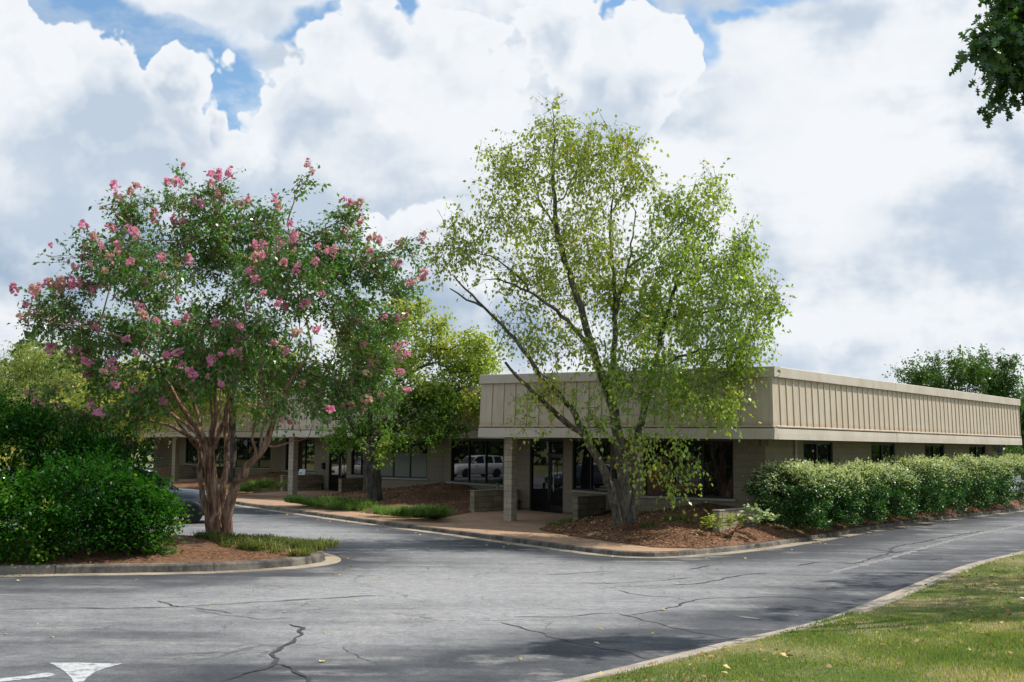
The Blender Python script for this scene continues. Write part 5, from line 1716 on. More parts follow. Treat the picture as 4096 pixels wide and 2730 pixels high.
simple_tree('bent_tree', 'dark trunked tree standing before the far bays at the left', (-24.42, 80.00, 0.30), [(-25.20, 80.00, 5.65, 1.95, 1.53, 1.11), (-23.23, 80.00, 4.84, 2.23, 1.60, 0.97), (-24.31, 80.00, 3.99, 1.67, 1.18, 0.70), (-22.08, 80.00, 4.02, 1.39, 1.04, 0.70)], 200, 'leaf_mid', (6, 0.25, 0.6, 6, 0.17, 0.11, 0.15), 0.32, GL)
simple_tree('shade_tree', 'large green tree behind the far left shrubs', (-35.21, 88.00, 0.00), [(-37.74, 88.00, 4.01, 3.68, 3.06, 2.45), (-35.81, 91.00, 2.83, 3.49, 2.53, 1.58), (-40.84, 88.00, 4.89, 3.68, 3.22, 2.76), (-32.61, 90.00, 2.86, 2.82, 2.12, 1.41), (-30.45, 92.00, 2.58, 2.56, 1.84, 1.12)], 420, 'leaf_mid', (7, 0.35, 0.9, 6, 0.24, 0.14, 0.2), 0.3, GL)
GR = 'trees behind the building'
simple_tree('spiky_tree', 'green tree with upright spiky tips above the long roof, left one of the pair', (23.00, 66.00, 0.00), [(20.70, 66.00, 6.51, 0.60, 0.53, 0.46), (21.39, 66.00, 6.63, 0.51, 0.53, 0.55), (22.58, 67.00, 6.82, 0.56, 0.65, 0.75), (22.65, 66.00, 6.19, 1.38, 1.03, 0.69), (23.23, 65.00, 6.94, 0.54, 0.61, 0.68), (24.28, 67.00, 6.37, 1.17, 0.96, 0.75), (21.72, 66.00, 5.83, 1.15, 0.86, 0.57), (24.27, 66.00, 6.78, 0.55, 0.57, 0.60), (23.09, 66.00, 4.93, 1.84, 1.38, 0.92)], 300, 'leaf_mid', (7, 0.16, 0.55, 7, 0.15, 0.085, 0.05), 0.22, GR)
simple_tree('spiky_tree', 'green tree with two thin leaders above the far end of the roof', (26.44, 68.00, 0.00), [(25.78, 68.00, 7.51, 0.33, 0.47, 0.62), (25.90, 68.00, 6.63, 0.62, 0.64, 0.66), (26.30, 68.00, 6.21, 0.95, 0.80, 0.66), (27.06, 68.40, 7.07, 0.48, 0.45, 0.43), (27.20, 68.00, 7.29, 0.24, 0.28, 0.33), (27.08, 68.00, 6.10, 0.43, 0.52, 0.62), (26.39, 68.00, 5.15, 1.42, 1.18, 0.95)], 230, 'leaf_mid', (7, 0.14, 0.5, 7, 0.15, 0.085, 0.05), 0.2, GR)
simple_tree('bushy_tree', 'rounded bright green tree at the far right end of the building', (29.31, 70.00, 0.00), [(28.50, 70.00, 4.99, 0.97, 0.91, 0.85), (29.26, 71.00, 3.92, 1.24, 1.11, 0.99), (28.10, 70.00, 3.41, 0.61, 0.67, 0.73), (29.83, 70.00, 4.64, 1.46, 1.46, 1.46), (27.51, 68.00, 2.33, 0.71, 0.59, 0.47), (30.28, 70.00, 2.95, 1.46, 1.34, 1.22)], 260, 'leaf_mid', (7, 0.3, 0.6, 6, 0.17, 0.11, 0.15), 0.22, GR)

# --- oak on the lawn, its lowest boughs reach into the picture -------------------
OB = (17.2, 23.0, 1.05)
oak_clumps = [(7.70, 18.90, 9.43, 0.24, 0.20, 0.17), (7.88, 18.60, 9.43, 0.30, 0.25, 0.19), (7.17, 18.20, 8.61, 0.19, 0.16, 0.13), (7.75, 18.80, 8.83, 0.27, 0.22, 0.17), (6.95, 18.30, 8.54, 0.11, 0.08, 0.04), (7.73, 18.60, 8.37, 0.18, 0.14, 0.10), (7.56, 18.80, 8.16, 0.12, 0.09, 0.06), (8.37, 19.00, 9.09, 0.46, 0.40, 0.33), (7.46, 18.80, 9.42, 0.09, 0.08, 0.06)]
oak_more = [(14.6, 22.2, 11.5, 2.4, 2.4, 2.0), (17.5, 23.0, 13.5, 3.2, 3.2, 2.4), (19.8, 25.0, 11.8, 2.8, 2.8, 2.4), (19.5, 20.5, 10.8, 2.8, 2.6, 2.4), (16.5, 26.5, 11.0, 2.6, 2.6, 2.2), (20.5, 23.0, 8.9, 2.6, 2.6, 1.8)]
to = thing('oak_tree', 'lawn oak whose dark lobed leaves hang in at the upper right corner', 'tree', OB)
Bo = Branches()
Bo.limb([OB, (17.15, 22.95, 3.2), (17.0, 22.9, 5.6), (17.1, 22.9, 8.2), (17.3, 23.0, 12.5)], 0.36, 0.10, root=True)
Bo.limb([(17.0, 22.9, 5.6), (14.2, 21.2, 7.4), (11.0, 19.6, 8.5), (7.9, 18.7, 8.9)], 0.14, 0.03)
Bo.limb([(17.05, 22.9, 6.4), (14.0, 21.4, 8.8), (10.6, 19.8, 10.0), (8.2, 18.9, 10.2)], 0.14, 0.03)
Bo.limb([(17.05, 22.9, 6.6), (18.6, 24.0, 8.6), (20.2, 25.0, 10.6)], 0.12, 0.04)
Bo.limb([(17.05, 22.9, 6.2), (18.4, 21.6, 8.4), (19.6, 20.4, 10.2)], 0.12, 0.04)
t1, _, _ = in_clumps(oak_clumps, 165, 0.5, 0.7)
t2, _, _ = in_clumps(oak_more, 420, 0.5, 0.8)
tips = Bo.grow(np.vstack([t1, t2]), 0.35, 0.03, 0.05)
ob = np.array(OB)
Bo.p = [q - ob for q in Bo.p]
put('trunk', Bo.mesh('trunk', M['bark_dark'], 0.007, 0.45, 9, 0.36, 0.08), to)
T = np.array([Bo.p[i] for i in tips])
p, ax, sid = shoots(T, 5, 0.12, 0.38, 6, 0.2, None, 0.03)
n = len(p)
s = rng.uniform(0.75, 1.2, n)
put('crown', leaf_mesh('crown', p, unit(ax - np.array([0, 0, 0.3])), up_normals(n, 0.6), 0.15 * s, 0.12 * s, clump_tint(p, 0.8), M['leaf_oak'], LOBED, 0.12), to)


# --- shrubs ---------------------------------------------------------------------
def shrub(name, label, cat, c, rx, ry, h, nclump, per, mat, ll, lw, group=None, z0=0.0, rot=0.0, csize=0.22, tipfn=None, stems=14, flat=0.6, lift=0.0, box=0.0, arch=0.0):
    t = thing(name, label, cat, (c[0], c[1], z0), rot, group)
    d = unit(rng.normal(size=(nclump, 3)))
    d[:, 2] = np.abs(d[:, 2]) * 1.0 + rng.uniform(-0.25, 0.1, nclump)
    d = unit(d)
    if box:
        d = np.sign(d) * np.abs(d) ** (1 - box)
        d = d / np.maximum(np.max(np.abs(d), axis=1) * 0.55 + np.linalg.norm(d, axis=1) * 0.45, 1e-6)[:, None]
    rr = rng.uniform(0.62, 1.0, nclump) ** 0.7
    cc = d * rr[:, None] * np.array([rx, ry, h * 0.52]) + np.array([0, 0, h * 0.5 + lift])
    sk = nclump // 3
    an = rng.uniform(0, 2 * np.pi, sk)
    cc[:sk] = np.stack([np.cos(an) * rx * rng.uniform(0.45, 1.0, sk), np.sin(an) * ry * rng.uniform(0.45, 1.0, sk), rng.uniform(0.05, 0.42, sk) * h], 1)
    d[:sk] = unit(np.stack([np.cos(an), np.sin(an), np.full(sk, 0.1)], 1))
    cc[:, 2] = np.maximum(cc[:, 2], 0.10)
    B = Branches()
    B.limb([(0, 0, 0), (0.02, 0, h * 0.12)], 0.05, 0.04, root=True)
    B.grow(cc[: min(nclump, stems * 4)], 0.3, 0.02, 0.25)
    put('stem', B.mesh('stem', M['bark_dark'], 0.006, 0.4, 5), t)
    n = nclump * per
    q = np.repeat(cc, per, 0) + rng.normal(0, csize, (n, 3)) * np.array([1, 1, 0.75])
    od = np.repeat(unit(d + np.array([0, 0, 0.35])), per, 0)
    ax = unit(od * 0.8 + rng.normal(0, 0.65, (n, 3)) - np.array([0, 0, arch]))
    if arch:
        k = rng.choice(nclump, nclump // 2, replace=False)
        k = k[cc[k, 2] > 0.3 * h]
        sd = unit(unit(cc[k] - np.array([0, 0, h * 0.3])) + rng.normal(0, 0.35, (len(k), 3)) + np.array([0, 0, 0.35]))
        m = 26
        tt = np.tile(np.linspace(0.05, 1.0, m), len(k)) * np.repeat(rng.uniform(0.35, 0.75, len(k)), m)
        qs = np.repeat(cc[k], m, 0) + np.repeat(sd, m, 0) * tt[:, None] + rng.normal(0, 0.035, (len(k) * m, 3))
        qs[:, 2] -= 0.35 * tt * tt
        q = np.vstack([q, qs])
        ax = np.vstack([ax, unit(np.repeat(sd, m, 0) + rng.normal(0, 0.7, qs.shape) - np.array([0, 0, 0.3]))])
        od = np.vstack([od, np.repeat(sd, m, 0)])
        n = len(q)
    q[:, 2] = np.maximum(q[:, 2], 0.03)
    s = rng.uniform(0.6, 1.3, n)
    nr = unit(rng.normal(size=(n, 3)) * flat + od * 0.4 + np.array([0, 0, 0.9]))
    tint = np.clip(np.resize(np.repeat(rng.normal(0, 0.20, nclump), per), n) + 0.42 + rng.normal(0, 0.16, n), 0, 0.99)
    if tipfn is not None:
        tint = tipfn(q, od, cc, tint)
    put('foliage', leaf_mesh('foliage', q, ax, nr, ll * s, lw * s, tint, M[mat]), t)
    return t


SG = 'dense green shrubs on the island'
iz = 0.20
for (x, y, rx, ry, h, nc, per, mat, lab) in (
    (-7.6, 25.9, 0.75, 0.8, 1.4, 75, 70, 'leaf_shrub_low', 'lowest rounded shrub at the island end, left of the crape myrtle stems'),
    (-8.6, 25.35, 1.15, 0.95, 1.95, 100, 75, 'leaf_shrub', 'dark mounded shrub second from the crape myrtle in the front row'),
    (-9.8, 24.75, 1.15, 0.95, 1.5, 80, 70, 'leaf_shrub_low', 'bright green shrub in the middle of the front row by the kerb'),
    (-11.1, 24.3, 1.25, 0.95, 1.6, 85, 70, 'leaf_shrub_low', 'leftmost bright green shrub by the kerb'),
    (-9.2, 27.6, 1.15, 1.0, 2.45, 110, 80, 'leaf_shrub', 'tall dark shrub behind the front row, nearest the crape myrtle'),
    (-10.5, 27.4, 1.35, 1.0, 3.0, 120, 85, 'leaf_shrub', 'tall shrub with a few yellowed sprays behind the front row'),
    (-11.7, 27.5, 1.4, 1.1, 3.35, 115, 85, 'leaf_shrub', 'tallest arching shrub at the left behind the front row')):
    shrub('island_shrub', lab, 'shrub', (x, y), rx, ry, h, nc, per, mat, 0.10, 0.055, SG, iz, 0, 0.15 if h < 1.8 else 0.19, flat=0.5, arch=0.15)
# yellow sprays on one shrub
q0 = np.array([-10.9, 26.35, 2.2])
n = 380
sp = np.repeat(q0 + rng.normal(0, (0.35, 0.2, 0.12), (19, 3)), 20, 0) + rng.normal(0, 0.07, (n, 3))
lo = bpy.data.objects['island_shrub.005']
tag(put('yellow_spray', leaf_mesh('yellow_spray', sp - np.array([-10.5, 27.4, iz]), unit(rng.normal(size=(n, 3)) - np.array([0, 0.3, 0.5])), up_normals(n), 0.09, 0.045, np.clip(rng.normal(0.6, 0.2, n), 0, 1), M['leaf_yellow']), lo), kind='stuff')

HG = 'hedge shrubs along the right-hand wall'


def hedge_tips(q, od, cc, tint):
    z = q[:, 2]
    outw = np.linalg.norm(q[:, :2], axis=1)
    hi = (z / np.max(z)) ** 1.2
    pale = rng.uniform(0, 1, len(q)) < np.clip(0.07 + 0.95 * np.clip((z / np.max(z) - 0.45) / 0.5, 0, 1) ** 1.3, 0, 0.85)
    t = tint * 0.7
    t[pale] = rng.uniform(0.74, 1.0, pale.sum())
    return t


hn = ('first', 'second', 'third', 'fourth', 'fifth', 'sixth', 'seventh', 'eighth', 'ninth')
W0 = st(0, S_R, T_F)
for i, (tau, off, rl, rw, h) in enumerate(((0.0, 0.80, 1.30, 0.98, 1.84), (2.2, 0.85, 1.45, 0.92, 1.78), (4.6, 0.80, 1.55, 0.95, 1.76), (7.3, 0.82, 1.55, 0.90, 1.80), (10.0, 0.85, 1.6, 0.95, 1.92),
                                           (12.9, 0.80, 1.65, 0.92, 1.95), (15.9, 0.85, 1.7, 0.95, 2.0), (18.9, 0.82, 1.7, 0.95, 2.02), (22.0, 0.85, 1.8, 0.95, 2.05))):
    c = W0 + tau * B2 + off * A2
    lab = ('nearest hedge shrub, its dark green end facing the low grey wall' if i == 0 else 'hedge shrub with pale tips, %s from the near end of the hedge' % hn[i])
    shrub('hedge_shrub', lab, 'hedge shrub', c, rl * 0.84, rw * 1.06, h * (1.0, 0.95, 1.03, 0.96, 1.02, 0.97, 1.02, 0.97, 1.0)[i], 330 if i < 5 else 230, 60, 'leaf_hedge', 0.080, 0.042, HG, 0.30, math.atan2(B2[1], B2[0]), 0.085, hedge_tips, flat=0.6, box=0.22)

# --- small plants in the birch bed ----------------------------------------------
def leafy(name, label, p, z, r, h, n, mat, ll, lw, group='small plants at the foot of the low grey wall'):
    t = thing(name, label, 'plant', (p[0], p[1], z), 0, group)
    B = Branches()
    B.limb([(0, 0, -0.02), (0, 0, 0.08)], 0.012, 0.01, root=True)
    k = max(5, n // 12)
    ends = np.stack([rng.uniform(-r, r, k), rng.uniform(-r, r, k), rng.uniform(0.45, 1.0, k) * h], 1)
    B.grow(ends, 0.1, 0.01, 0.3)
    put('stem', B.mesh('stem', M['bark_dark'], 0.004, 0.4, 5), t)
    q = np.repeat(ends, 12, 0) + rng.normal(0, 0.04, (k * 12, 3))
    a = unit(rng.normal(size=(k * 12, 3)) * np.array([1, 1, 0.3]) + np.array([0, 0, 0.25]))
    s = rng.uniform(0.7, 1.2, k * 12)
    put('foliage', leaf_mesh('foliage', q, a, up_normals(k * 12, 0.4), ll * s, lw * s, rng.uniform(0, 1, k * 12), M[mat]), t)


leafy('lime_shrub', 'lime green leafy plant left of the low grey wall end', (5.24, 32.79, 0.30)[:2], (5.24, 32.79, 0.30)[2], 0.30, 0.45, 110, 'leaf_lime', 0.15, 0.075)
leafy('variegated_shrub', 'small pale yellow-green plant right against the low grey wall end', (5.94, 33.05, 0.38)[:2], (5.94, 33.05, 0.38)[2], 0.28, 0.42, 110, 'leaf_lime', 0.15, 0.075)
leafy('variegated_shrub', 'silvery green leafy plant between the low grey wall and the hedge', (6.47, 32.85, 0.40)[:2], (6.47, 32.85, 0.40)[2], 0.38, 0.62, 190, 'leaf_pale', 0.16, 0.09)


def blades(name, outline_c, rx, ry, rot, n, ln, mat, zf, label=None, cat=None, group=None, kind='stuff', thick=0.012):
    r = np.sqrt(rng.uniform(0, 1, n))
    a = rng.uniform(0, 2 * np.pi, n)
    rr = r * (1 + 0.18 * np.sin(3 * a + rx * 9) + 0.12 * np.sin(5 * a + 1))
    x, y = rr * np.cos(a) * rx, rr * np.sin(a) * ry
    X = outline_c[0] + x * math.cos(rot) - y * math.sin(rot)
    Y = outline_c[1] + x * math.sin(rot) + y * math.cos(rot)
    tuft = rng.integers(0, max(4, n // 40), n)
    cx = X.copy()
    cy = Y.copy()
    for k in range(tuft.max() + 1):
        i = np.where(tuft == k)[0]
        if len(i):
            cx[i] = X[i[0]] + rng.normal(0, 0.05, len(i))
            cy[i] = Y[i[0]] + rng.normal(0, 0.05, len(i))
    z = np.array([zf(float(u), float(v)) for u, v in zip(cx, cy)])
    h = rng.uniform(0, 2 * np.pi, n)
    L = ln * rng.uniform(0.55, 1.25, n) * (1.05 - 0.45 * r * r)
    lean = rng.uniform(0.35, 1.25, n)
    dx, dy = np.cos(h), np.sin(h)
    V = np.empty((n, 6, 3), np.float32)
    for j, (f, u) in enumerate(((0.0, 0.0), (0.55, 0.72), (1.0, 0.80))):
        px = cx + dx * lean * L * f
        py = cy + dy * lean * L * f
        pz = z - 0.01 + L * u * (1 - 0.35 * lean * f)
        w = thick * (1.0, 0.9, 0.15)[j]
        V[:, 2 * j, :] = np.stack([px - dy * w / 2, py + dx * w / 2, pz], 1)
        V[:, 2 * j + 1, :] = np.stack([px + dy * w / 2, py - dx * w / 2, pz], 1)
    b = (np.arange(n) * 6)[:, None]
    F = np.stack([b + np.array([0, 1, 3, 2]), b + np.array([2, 3, 5, 4])], 1).reshape(-1, 4)
    base = np.array([outline_c[0], outline_c[1], zf(*[float(q) for q in outline_c[:2]])])
    me = mesh(name, V.reshape(-1, 3) - base.astype(np.float32), F, mat, tint=np.repeat(np.clip(0.45 + 0.25 * np.sin(cx * 3) * np.sin(cy * 2.3) + rng.normal(0, 0.22, n), 0, 1), 2))
    return put(name, me, None, tuple(base), 0, kind, label, cat, group)


zb0, zbF, zbI = BEDS[0][1], BEDS[3][1], BEDS[5][1]
LG = 'patches of lily turf'
blades('lily_turf', (-6.73, 47.22, 0.40)[:2], 2.5, 1.15, math.atan2(-DD[1], -DD[0]), 6500, 0.46, M['leaf_blade'], zb0, 'bright lily turf patch left of the maple trunk', 'ground cover', LG)
blades('lily_turf', (-3.18, 41.13, 0.40)[:2], 2.1, 1.05, math.atan2(-DD[1], -DD[0]) + 0.1, 5200, 0.46, M['leaf_blade'], zb0, 'green lily turf patch right of the maple trunk', 'ground cover', LG)
blades('lily_turf', (-11.29, 56.03, 0.40)[:2], 2.2, 1.1, math.atan2(-DD[1], -DD[0]), 3000, 0.46, M['leaf_blade'], BEDS[1][1], 'far lily turf patch beyond the crape myrtle stems', 'ground cover', LG)
blades('lily_turf', (-5.3, 28.0), 1.35, 1.5, 0.3, 8000, 0.27, M['leaf_blade_dry'], zbI, 'low grassy patch at the rounded tip of the island', 'ground cover', LG)
for (px, nn, rr, lab) in (((1.80, 38.25, 0.20), 240, 0.32, 'dark tuft of lily turf at the left corner of the birch bed'), ((1.29, 37.92, 0.15), 140, 0.24, 'small pale tuft at the pavement end of the birch bed'),
                          ((3.80, 33.87, 0.30), 110, 0.2, 'thin grassy tuft right of the birch base'), ((4.75, 34.37, 0.30), 150, 0.24, 'round grassy tuft left of the lime green plant'), ((4.36, 34.65, 0.30), 70, 0.16, 'tiny grassy tuft between the two tufts by the birch')):
    blades('turf_tuft', px[:2], rr, rr * 0.8, 0, nn, 0.24, M['leaf_blade'], zbF, lab, 'grass tuft', 'tufts in the birch bed', 'thing')

# --- lawn grass, bark chips and fallen leaves -------------------------------------
def scatter_poly(P, n):
    P = np.asarray(P)
    out = np.zeros((0, 2))
    while len(out) < n:
        q = rng.uniform(P.min(0), P.max(0), (n, 2))
        out = np.vstack([out, q[inside(q, P)]])
    return out[:n]


vis = np.array([(-1.6, 10.2), (0.0, 12.6)] + [tuple(p) for p in offset_line(GUT_L, -0.46) if 0.2 < p[0] < 21] + [(21, 38), (14, 24.5), (9.0, 16), (6.6, 10.5), (5.2, 8.8), (-1.6, 8.8)])
g = np.vstack([scatter_poly(vis, 60000), scatter_poly(np.array([(-1.6, 10.2), (0.9, 13.4), (3, 16.0), (5.2, 19.2), (9.5, 17.5), (6.8, 11), (5.2, 8.8), (-1.6, 8.8)]), 95000)])
bare = (np.sin(g[:, 0] * 1.6 + 1.1 * g[:, 1]) + np.sin(g[:, 1] * 2.1 - 0.9 * g[:, 0] + 1) + 0.8 * np.sin(4.3 * g[:, 0] + 2.7 * g[:, 1]))
g = g[(bare < 1.15) | (rng.uniform(0, 1, len(g)) < 0.35)]
n = len(g)
d = dist_line(g, KL[::2])
tt = np.clip(d / 13.0, 0, 1)
gz = 0.095 + 0.88 * tt * tt * (3 - 2 * tt)
dry = (np.sin(g[:, 0] * 1.1 + 0.7 * g[:, 1]) + np.sin(g[:, 1] * 1.7 - 0.6 * g[:, 0] + 2) + 0.8 * np.sin(2.9 * g[:, 0] + 1.9 * g[:, 1]) + 0.6 * np.sin(5.3 * g[:, 0] - 4.1 * g[:, 1])) / 3.4
L = rng.uniform(0.022, 0.058, n) * np.clip(0.75 + 0.25 * d, 0.5, 1.05) * (1 - 0.25 * np.clip(dry, 0, 1))
ha = rng.uniform(0, 2 * np.pi, n)
le = rng.uniform(0.1, 0.9, n)
w = rng.uniform(0.006, 0.013, n)
V = np.empty((n, 3, 3), np.float32)
V[:, 0] = np.stack([g[:, 0] - np.sin(ha) * w, g[:, 1] + np.cos(ha) * w, gz - 0.01], 1)
V[:, 1] = np.stack([g[:, 0] + np.sin(ha) * w, g[:, 1] - np.cos(ha) * w, gz - 0.01], 1)
V[:, 2] = np.stack([g[:, 0] + np.cos(ha) * le * L, g[:, 1] + np.sin(ha) * le * L, gz + L], 1)
tint = np.clip(0.46 + 0.75 * dry + rng.normal(0, 0.2, n), 0, 1)
put('grass', mesh('grass', V.reshape(-1, 3), np.arange(n * 3).reshape(n, 3), M['grass'], tint=tint), kind='stuff')


def litter(name, xy, z, ln, wd, mat, tilt=0.35):
    n = len(xy)
    p = np.stack([xy[:, 0], xy[:, 1], z], 1)
    a = unit(rng.normal(size=(n, 3)) * np.array([1, 1, tilt * 0.5]))
    return put(name, leaf_mesh(name, p, a, unit(rng.normal(size=(n, 3)) * tilt + np.array([0, 0, 1.0])), ln * rng.uniform(0.6, 1.3, n), wd * rng.uniform(0.6, 1.3, n), rng.uniform(0, 1, n), mat, DIAMOND, 0.25), kind='stuff')


q = scatter_poly(vis, 1500)
q = q[(np.sin(q[:, 0] * 0.9) + np.sin(q[:, 1] * 0.8 + 1) + rng.normal(0, 0.9, len(q))) > -0.4]
dz = np.clip(dist_line(q, KL[::2]) / 13.0, 0, 1)
litter('fallen_leaves', q, 0.095 + 0.88 * dz * dz * (3 - 2 * dz) + rng.uniform(0.02, 0.06, len(q)), 0.085, 0.06, M['litter'], 0.6)
# on the asphalt: strewn along the kerb, thin elsewhere
nb = 420
i = rng.integers(0, len(GUT_B) - 1, nb)
t_ = offset_line(GUT_B, 1.0) - GUT_B
q = GUT_B[i] - t_[i] * (rng.exponential(0.55, nb)[:, None] - 0.35) + rng.normal(0, 0.12, (nb, 2))
q = np.vstack([q[(q[:, 1] < 58) & (q[:, 0] < 9)], rng.uniform((-12, 14), (6, 36), (110, 2))])
P_I = np.array(GUT_I)
q = q[~inside(q, P_I)]
keep = dist_line(q, GUT_L[::2]) > 0.2
q = q[keep]
litter('fallen_leaves', q, np.full(len(q), 0.018), 0.075, 0.055, M['litter_yellow'], 0.25)
for (P, zf), m, lv, near in zip(BEDS, (5200, 1500, 0, 6500, 1600, 3800), (160, 40, 0, 330, 60, 40), (1, 1, 0, 1, 1, 1)):
    if not m:
        continue
    q = scatter_poly(P, m)
    q = q[q[:, 0] > -14]
    z = np.array([zf(float(a), float(b)) for a, b in q])
    litter('bark_chips', q, z + rng.uniform(0.0, 0.025, len(q)), 0.105, 0.03, M['chips'], 0.5)
    q = scatter_poly(P, lv)
    q = q[q[:, 0] > -14]
    z = np.array([zf(float(a), float(b)) for a, b in q])
    litter('fallen_leaves', q, z + 0.03, 0.075, 0.055, M['litter_yellow'], 0.4)
q = scatter_poly(np.array([tuple(uw(0, -13, -2.8)), tuple(uw(0, 4, -2.3)), (2.6, 29.6), (3.3, 30.3), (0.8, 36.6), tuple(uw(0, -4, 1.5)), tuple(uw(0, -13, -1.6))]), 150)
litter('fallen_leaves', q, np.full(len(q), WZ + 0.016), 0.07, 0.05, M['litter_yellow'], 0.25)

# far-off wood that closes the view beyond the lots
n = 44000
a = np.concatenate([rng.uniform(R(100), R(200), n // 2), rng.uniform(R(200), R(330), n // 4), rng.uniform(R(20), R(100), n - n // 2 - n // 4)])
rad = rng.uniform(125, 150, n)
hh = 9.0 + 2.5 * np.sin(a * 23) + 1.8 * np.sin(a * 51 + 1) + 1.0 * np.sin(a * 117)
hh = np.where(a < R(100), np.minimum(hh * 0.5, 5.5), hh)
z = hh * rng.uniform(0, 1, n) ** 0.6
p = np.stack([rad * np.cos(a), 20 + rad * np.sin(a), z], 1)
put('woodland', leaf_mesh('woodland', p, unit(rng.normal(size=(n, 3))), up_normals(n, 1.0), 1.5 * rng.uniform(0.6, 1.3, n), 1.1, clump_tint(p, 0.05), M['leaf_wood']), kind='stuff')

# ------------------------------------------------------------------ parked cars
def car(label, col, loc, rz, suv=True):
    t = thing('parked_car', label, 'car', loc, rz, 'cars parked in the lot')
    body_m = plain('car_paint', col, 0.28, 0.5, 0.04, 2.0, coat=1.0)
    L, W = (4.75, 0.95) if suv else (4.65, 0.91)
    roof = 1.70 if suv else 1.42
    belt = 1.05 if suv else 0.94
    hood = 1.02 if suv else 0.86
    # lower body: cross sections from the front bumper to the tail
    if suv:
        S_ = [(0.0, 0.42, 0.70, 0.70), (0.06, 0.26, 0.86, 0.86), (0.25, 0.24, 0.95, 0.94), (0.9, 0.24, hood, 0.99), (1.35, 0.24, belt, 1.0), (2.4, 0.24, belt + 0.02, 1.0), (3.6, 0.24, belt + 0.05, 1.0), (4.4, 0.26, belt + 0.06, 0.97), (4.68, 0.30, belt + 0.02, 0.92), (4.75, 0.46, belt - 0.12, 0.84)]
        G_ = [(1.30, 0.0), (2.05, 0.93), (2.5, 1.0), (3.5, 0.99), (4.35, 0.92), (4.66, 0.0)]
    else:
        S_ = [(0.0, 0.40, 0.58, 0.68), (0.06, 0.24, 0.70, 0.85), (0.3, 0.20, 0.80, 0.94), (1.0, 0.20, hood, 0.99), (1.5, 0.20, belt, 1.0), (2.4, 0.20, belt, 1.0), (3.5, 0.20, belt + 0.02, 1.0), (4.2, 0.22, belt + 0.03, 0.96), (4.58, 0.26, belt + 0.02, 0.90), (4.65, 0.42, belt - 0.12, 0.82)]
        G_ = [(1.45, 0.0), (2.15, 0.90), (2.6, 1.0), (3.2, 0.98), (3.65, 0.80), (4.15, 0.0)]
    c = MB()
    rows = []
    for x, zb, zt, wf in S_:
        w = W * wf
        zm = zb + (zt - zb) * 0.55
        half = [(0.0, zb), (0.80 * w, zb), (0.97 * w, zb + 0.10), (w, zm), (0.985 * w, zt - 0.10), (0.90 * w, zt), (0.45 * w, zt + 0.03), (0.0, zt + 0.035)]
        ring = [(x - L / 2, y, z) for y, z in half] + [(x - L / 2, -y, z) for y, z in half[-2:0:-1]]
        rows.append(ring)
    n = len(rows[0])
    c.add([p for r in rows for p in r], [(i * n + j, i * n + (j + 1) % n, (i + 1) * n + (j + 1) % n, (i + 1) * n + j) for i in range(len(rows) - 1) for j in range(n)]
          + [tuple(range(n)), tuple(range(len(rows) * n - 1, len(rows) * n - n - 1, -1))])
    put('body', fix_normals(c.mesh('body', body_m, True)), t)
    # glazed upper part, then roof and pillars over it
    c = MB()
    rows = []
    for x, k in G_:
        zt = belt + 0.02 + (roof - belt - 0.05) * k
        wt = W * (0.90 - 0.20 * k)
        wb = W * 0.90
        half = [(0.0, belt - 0.06), (wb, belt - 0.06), (wb, belt), (wt, max(zt - 0.03, belt + 0.001)), (0.0, zt)]
        rows.append([(x - L / 2, y, z) for y, z in half] + [(x - L / 2, -y, z) for y, z in half[-2:0:-1]])
    n = len(rows[0])
    c.add([p for r in rows for p in r], [(i * n + j, i * n + (j + 1) % n, (i + 1) * n + (j + 1) % n, (i + 1) * n + j) for i in range(len(rows) - 1) for j in range(n)]
          + [tuple(range(n)), tuple(range(len(rows) * n - 1, len(rows) * n - n - 1, -1))])
    put('windows', fix_normals(c.mesh('windows', M['glass'])), t).name = 'glazing'
    c = MB()
    rows = []
    x0, x1 = G_[1][0] - 0.08, G_[-2][0] + (0.22 if suv else 0.05)
    for x in np.linspace(x0, x1, 7):
        k = np.interp(x, [g[0] for g in G_], [g[1] for g in G_])
        zt = belt + 0.02 + (roof - belt - 0.05) * k + 0.012
        wt = W * (0.90 - 0.20 * k) + 0.012
        prof = [(wt, zt - 0.06), (wt - 0.06, zt + 0.012), (0, zt + 0.03), (-wt + 0.06, zt + 0.012), (-wt, zt - 0.06), (-wt + 0.05, zt - 0.07), (wt - 0.05, zt - 0.07)]
        rows.append([(x - L / 2, y, z) for y, z in prof])
    n = len(rows[0])
    c.add([p for r in rows for p in r], [(i * n + j, i * n + (j + 1) % n, (i + 1) * n + (j + 1) % n, (i + 1) * n + j) for i in range(len(rows) - 1) for j in range(n)] + [tuple(range(n)), tuple(range(len(rows) * n - 1, len(rows) * n - n - 1, -1))])
    put('roof_panel', fix_normals(c.mesh('roof_panel', body_m, True)), t)

    def bar(x0, k0, x1, k1, wid, s):
        za, zb_ = belt - 0.02, belt + 0.02 + (roof - belt - 0.05) * k1
        ya, yb = W * 0.905, W * (0.90 - 0.20 * k1) + 0.008
        vs = []
        for (x, y, z) in ((x0, ya, za), (x1, yb, zb_)):
            for dx, dy in ((0, 0.006), (wid, 0.006), (wid, -0.03), (0, -0.03)):
                vs.append((x + dx - L / 2, s * (y + dy), z))
        return vs
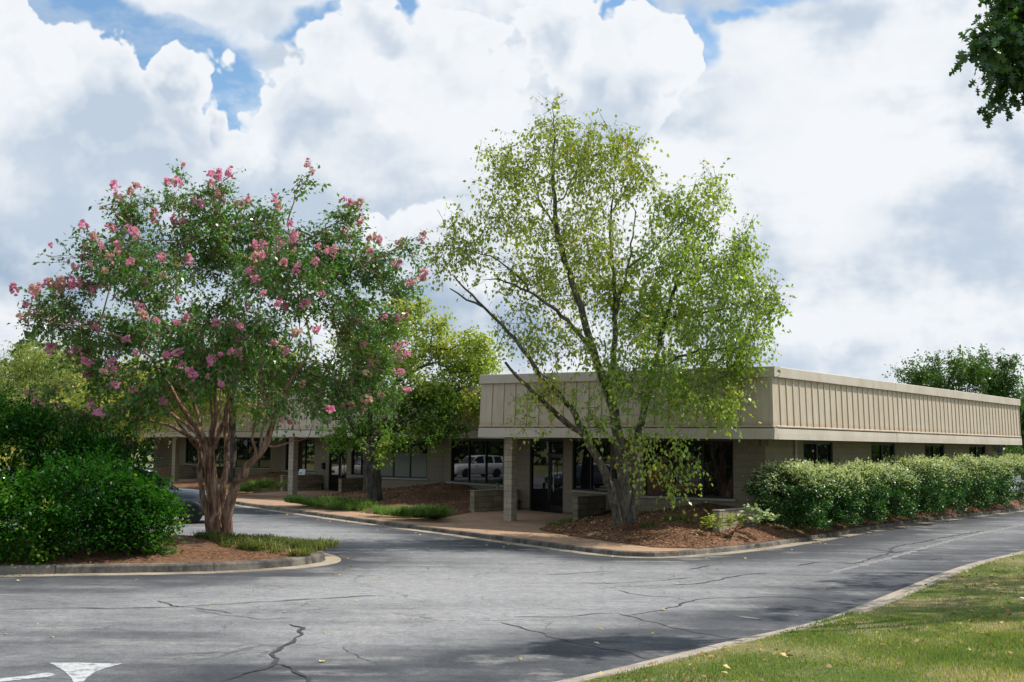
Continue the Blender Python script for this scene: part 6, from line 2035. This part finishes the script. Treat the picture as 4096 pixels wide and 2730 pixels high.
    for s in (1, -1):
        for x0, x1, k1, wid in ((G_[0][0] + 0.02, G_[1][0], G_[1][1], 0.09), (2.62, 2.66, 1.0, 0.09), (3.52, 3.48, 0.99, 0.12), (G_[-1][0] - 0.28, G_[-2][0] - 0.10, G_[-2][1], 0.22)):
            c = MB()
            c.add(bar(x0, 0, x1, k1, wid, s), [(0, 1, 5, 4), (1, 2, 6, 5), (2, 3, 7, 6), (3, 0, 4, 7), (3, 2, 1, 0), (4, 5, 6, 7)])
            put('pillar', fix_normals(c.mesh('pillar', body_m)), t)
        c = MB()
        c.box(G_[0][0] + 0.28 - L / 2, G_[0][0] + 0.46 - L / 2, s * W if s > 0 else -W - 0.19, W + 0.19 if s > 0 else -W, belt + 0.02, belt + 0.16, 0, 0.03)
        put('wing_mirror', c.mesh('wing_mirror', body_m), t)
        c = MB()
        c.box(0.10 - L / 2, 0.42 - L / 2, min(s * W * 0.60, s * W * 0.90), max(s * W * 0.60, s * W * 0.90), hood - 0.27, hood - 0.14, 0, 0.03)
        put('headlight', c.mesh('headlight', plain('lamp_glass', (0.55, 0.57, 0.6), 0.1)), t)
        c = MB()
        c.box(L / 2 - 0.24, L / 2 - 0.012, min(s * W * 0.62, s * W * 0.93), max(s * W * 0.62, s * W * 0.93), belt - 0.22, belt + (0.05 if suv else -0.06), 0, 0.02)
        put('tail_light', c.mesh('tail_light', plain('red_lamp', (0.42, 0.02, 0.02), 0.2)), t)
        for x in (0.92, L - 0.98):
            wh = put('wheel', None, t, (x - L / 2, s * (W - 0.10), 0.355 if suv else 0.33))
            r = 0.36 if suv else 0.325
            c = MB()
            c.lathe([(r * 0.62, -0.11), (r * 0.96, -0.115), (r, -0.08), (r, 0.08), (r * 0.96, 0.115), (r * 0.62, 0.11)], 22)
            me = c.mesh('tyre', M['black'], True)
            me.transform(Matrix.Rotation(R(90), 4, 'X'))
            put('tyre', me, wh)
            c = MB()
            c.lathe([(r * 0.62, -0.02), (r * 0.60, 0.02)], 20)
            for kk in range(5):
                aa = kk * 2 * math.pi / 5
                ca, sa = math.cos(aa), math.sin(aa)
                for sg in (1, -1):
                    c.add([(ca * q - sa * w_ , sa * q + ca * w_, z) for q, w_, z in ((0.04, -0.035, sg * 0.06), (r * 0.6, -0.025, sg * 0.085), (r * 0.6, 0.025, sg * 0.085), (0.04, 0.035, sg * 0.06))], [(0, 1, 2, 3)])
            me = c.mesh('rim', M['metal'])
            me.transform(Matrix.Rotation(R(90), 4, 'X'))
            put('rim', me, wh)
    c = MB()
    c.box(L / 2 - 0.02, L / 2 + 0.012, -0.26, 0.26, 0.62, 0.75)
    put('number_plate', c.mesh('number_plate', M['kerb_pale']), t)
    c = MB()
    c.box(-L / 2 - 0.01, -L / 2 + 0.10, -0.45, 0.45, 0.50, 0.64 if not suv else 0.68, 0, 0.02)
    put('grille', c.mesh('grille', M['black']), t)
    return t


car('dark blue-grey SUV parked behind the island shrubs, its hood beside the crape myrtle stems', (0.035, 0.045, 0.065), (-11.55, 39.4, 0.0), R(20 + 180), True)
car('white SUV mirrored in the wide window left of the near entrance', (0.72, 0.72, 0.71), (-41.0, 75.0, 0.0), R(205), True)
car('white sedan mirrored in the glass right of the near entrance door', (0.70, 0.71, 0.72), (-30.0, 60.0, 0.0), R(215), False)
car('dark sedan mirrored in the near entrance door', (0.03, 0.035, 0.04), (-25.6, 58.0, 0.0), R(215), False)
car('grey SUV mirrored in the wide window behind the birch', (0.16, 0.15, 0.145), (-27.0, 16.3, 0.0), R(200), True)
car('white SUV mirrored beside the second entrance door', (0.72, 0.72, 0.72), (-27.5, 75.5, 0.0), R(215), True)
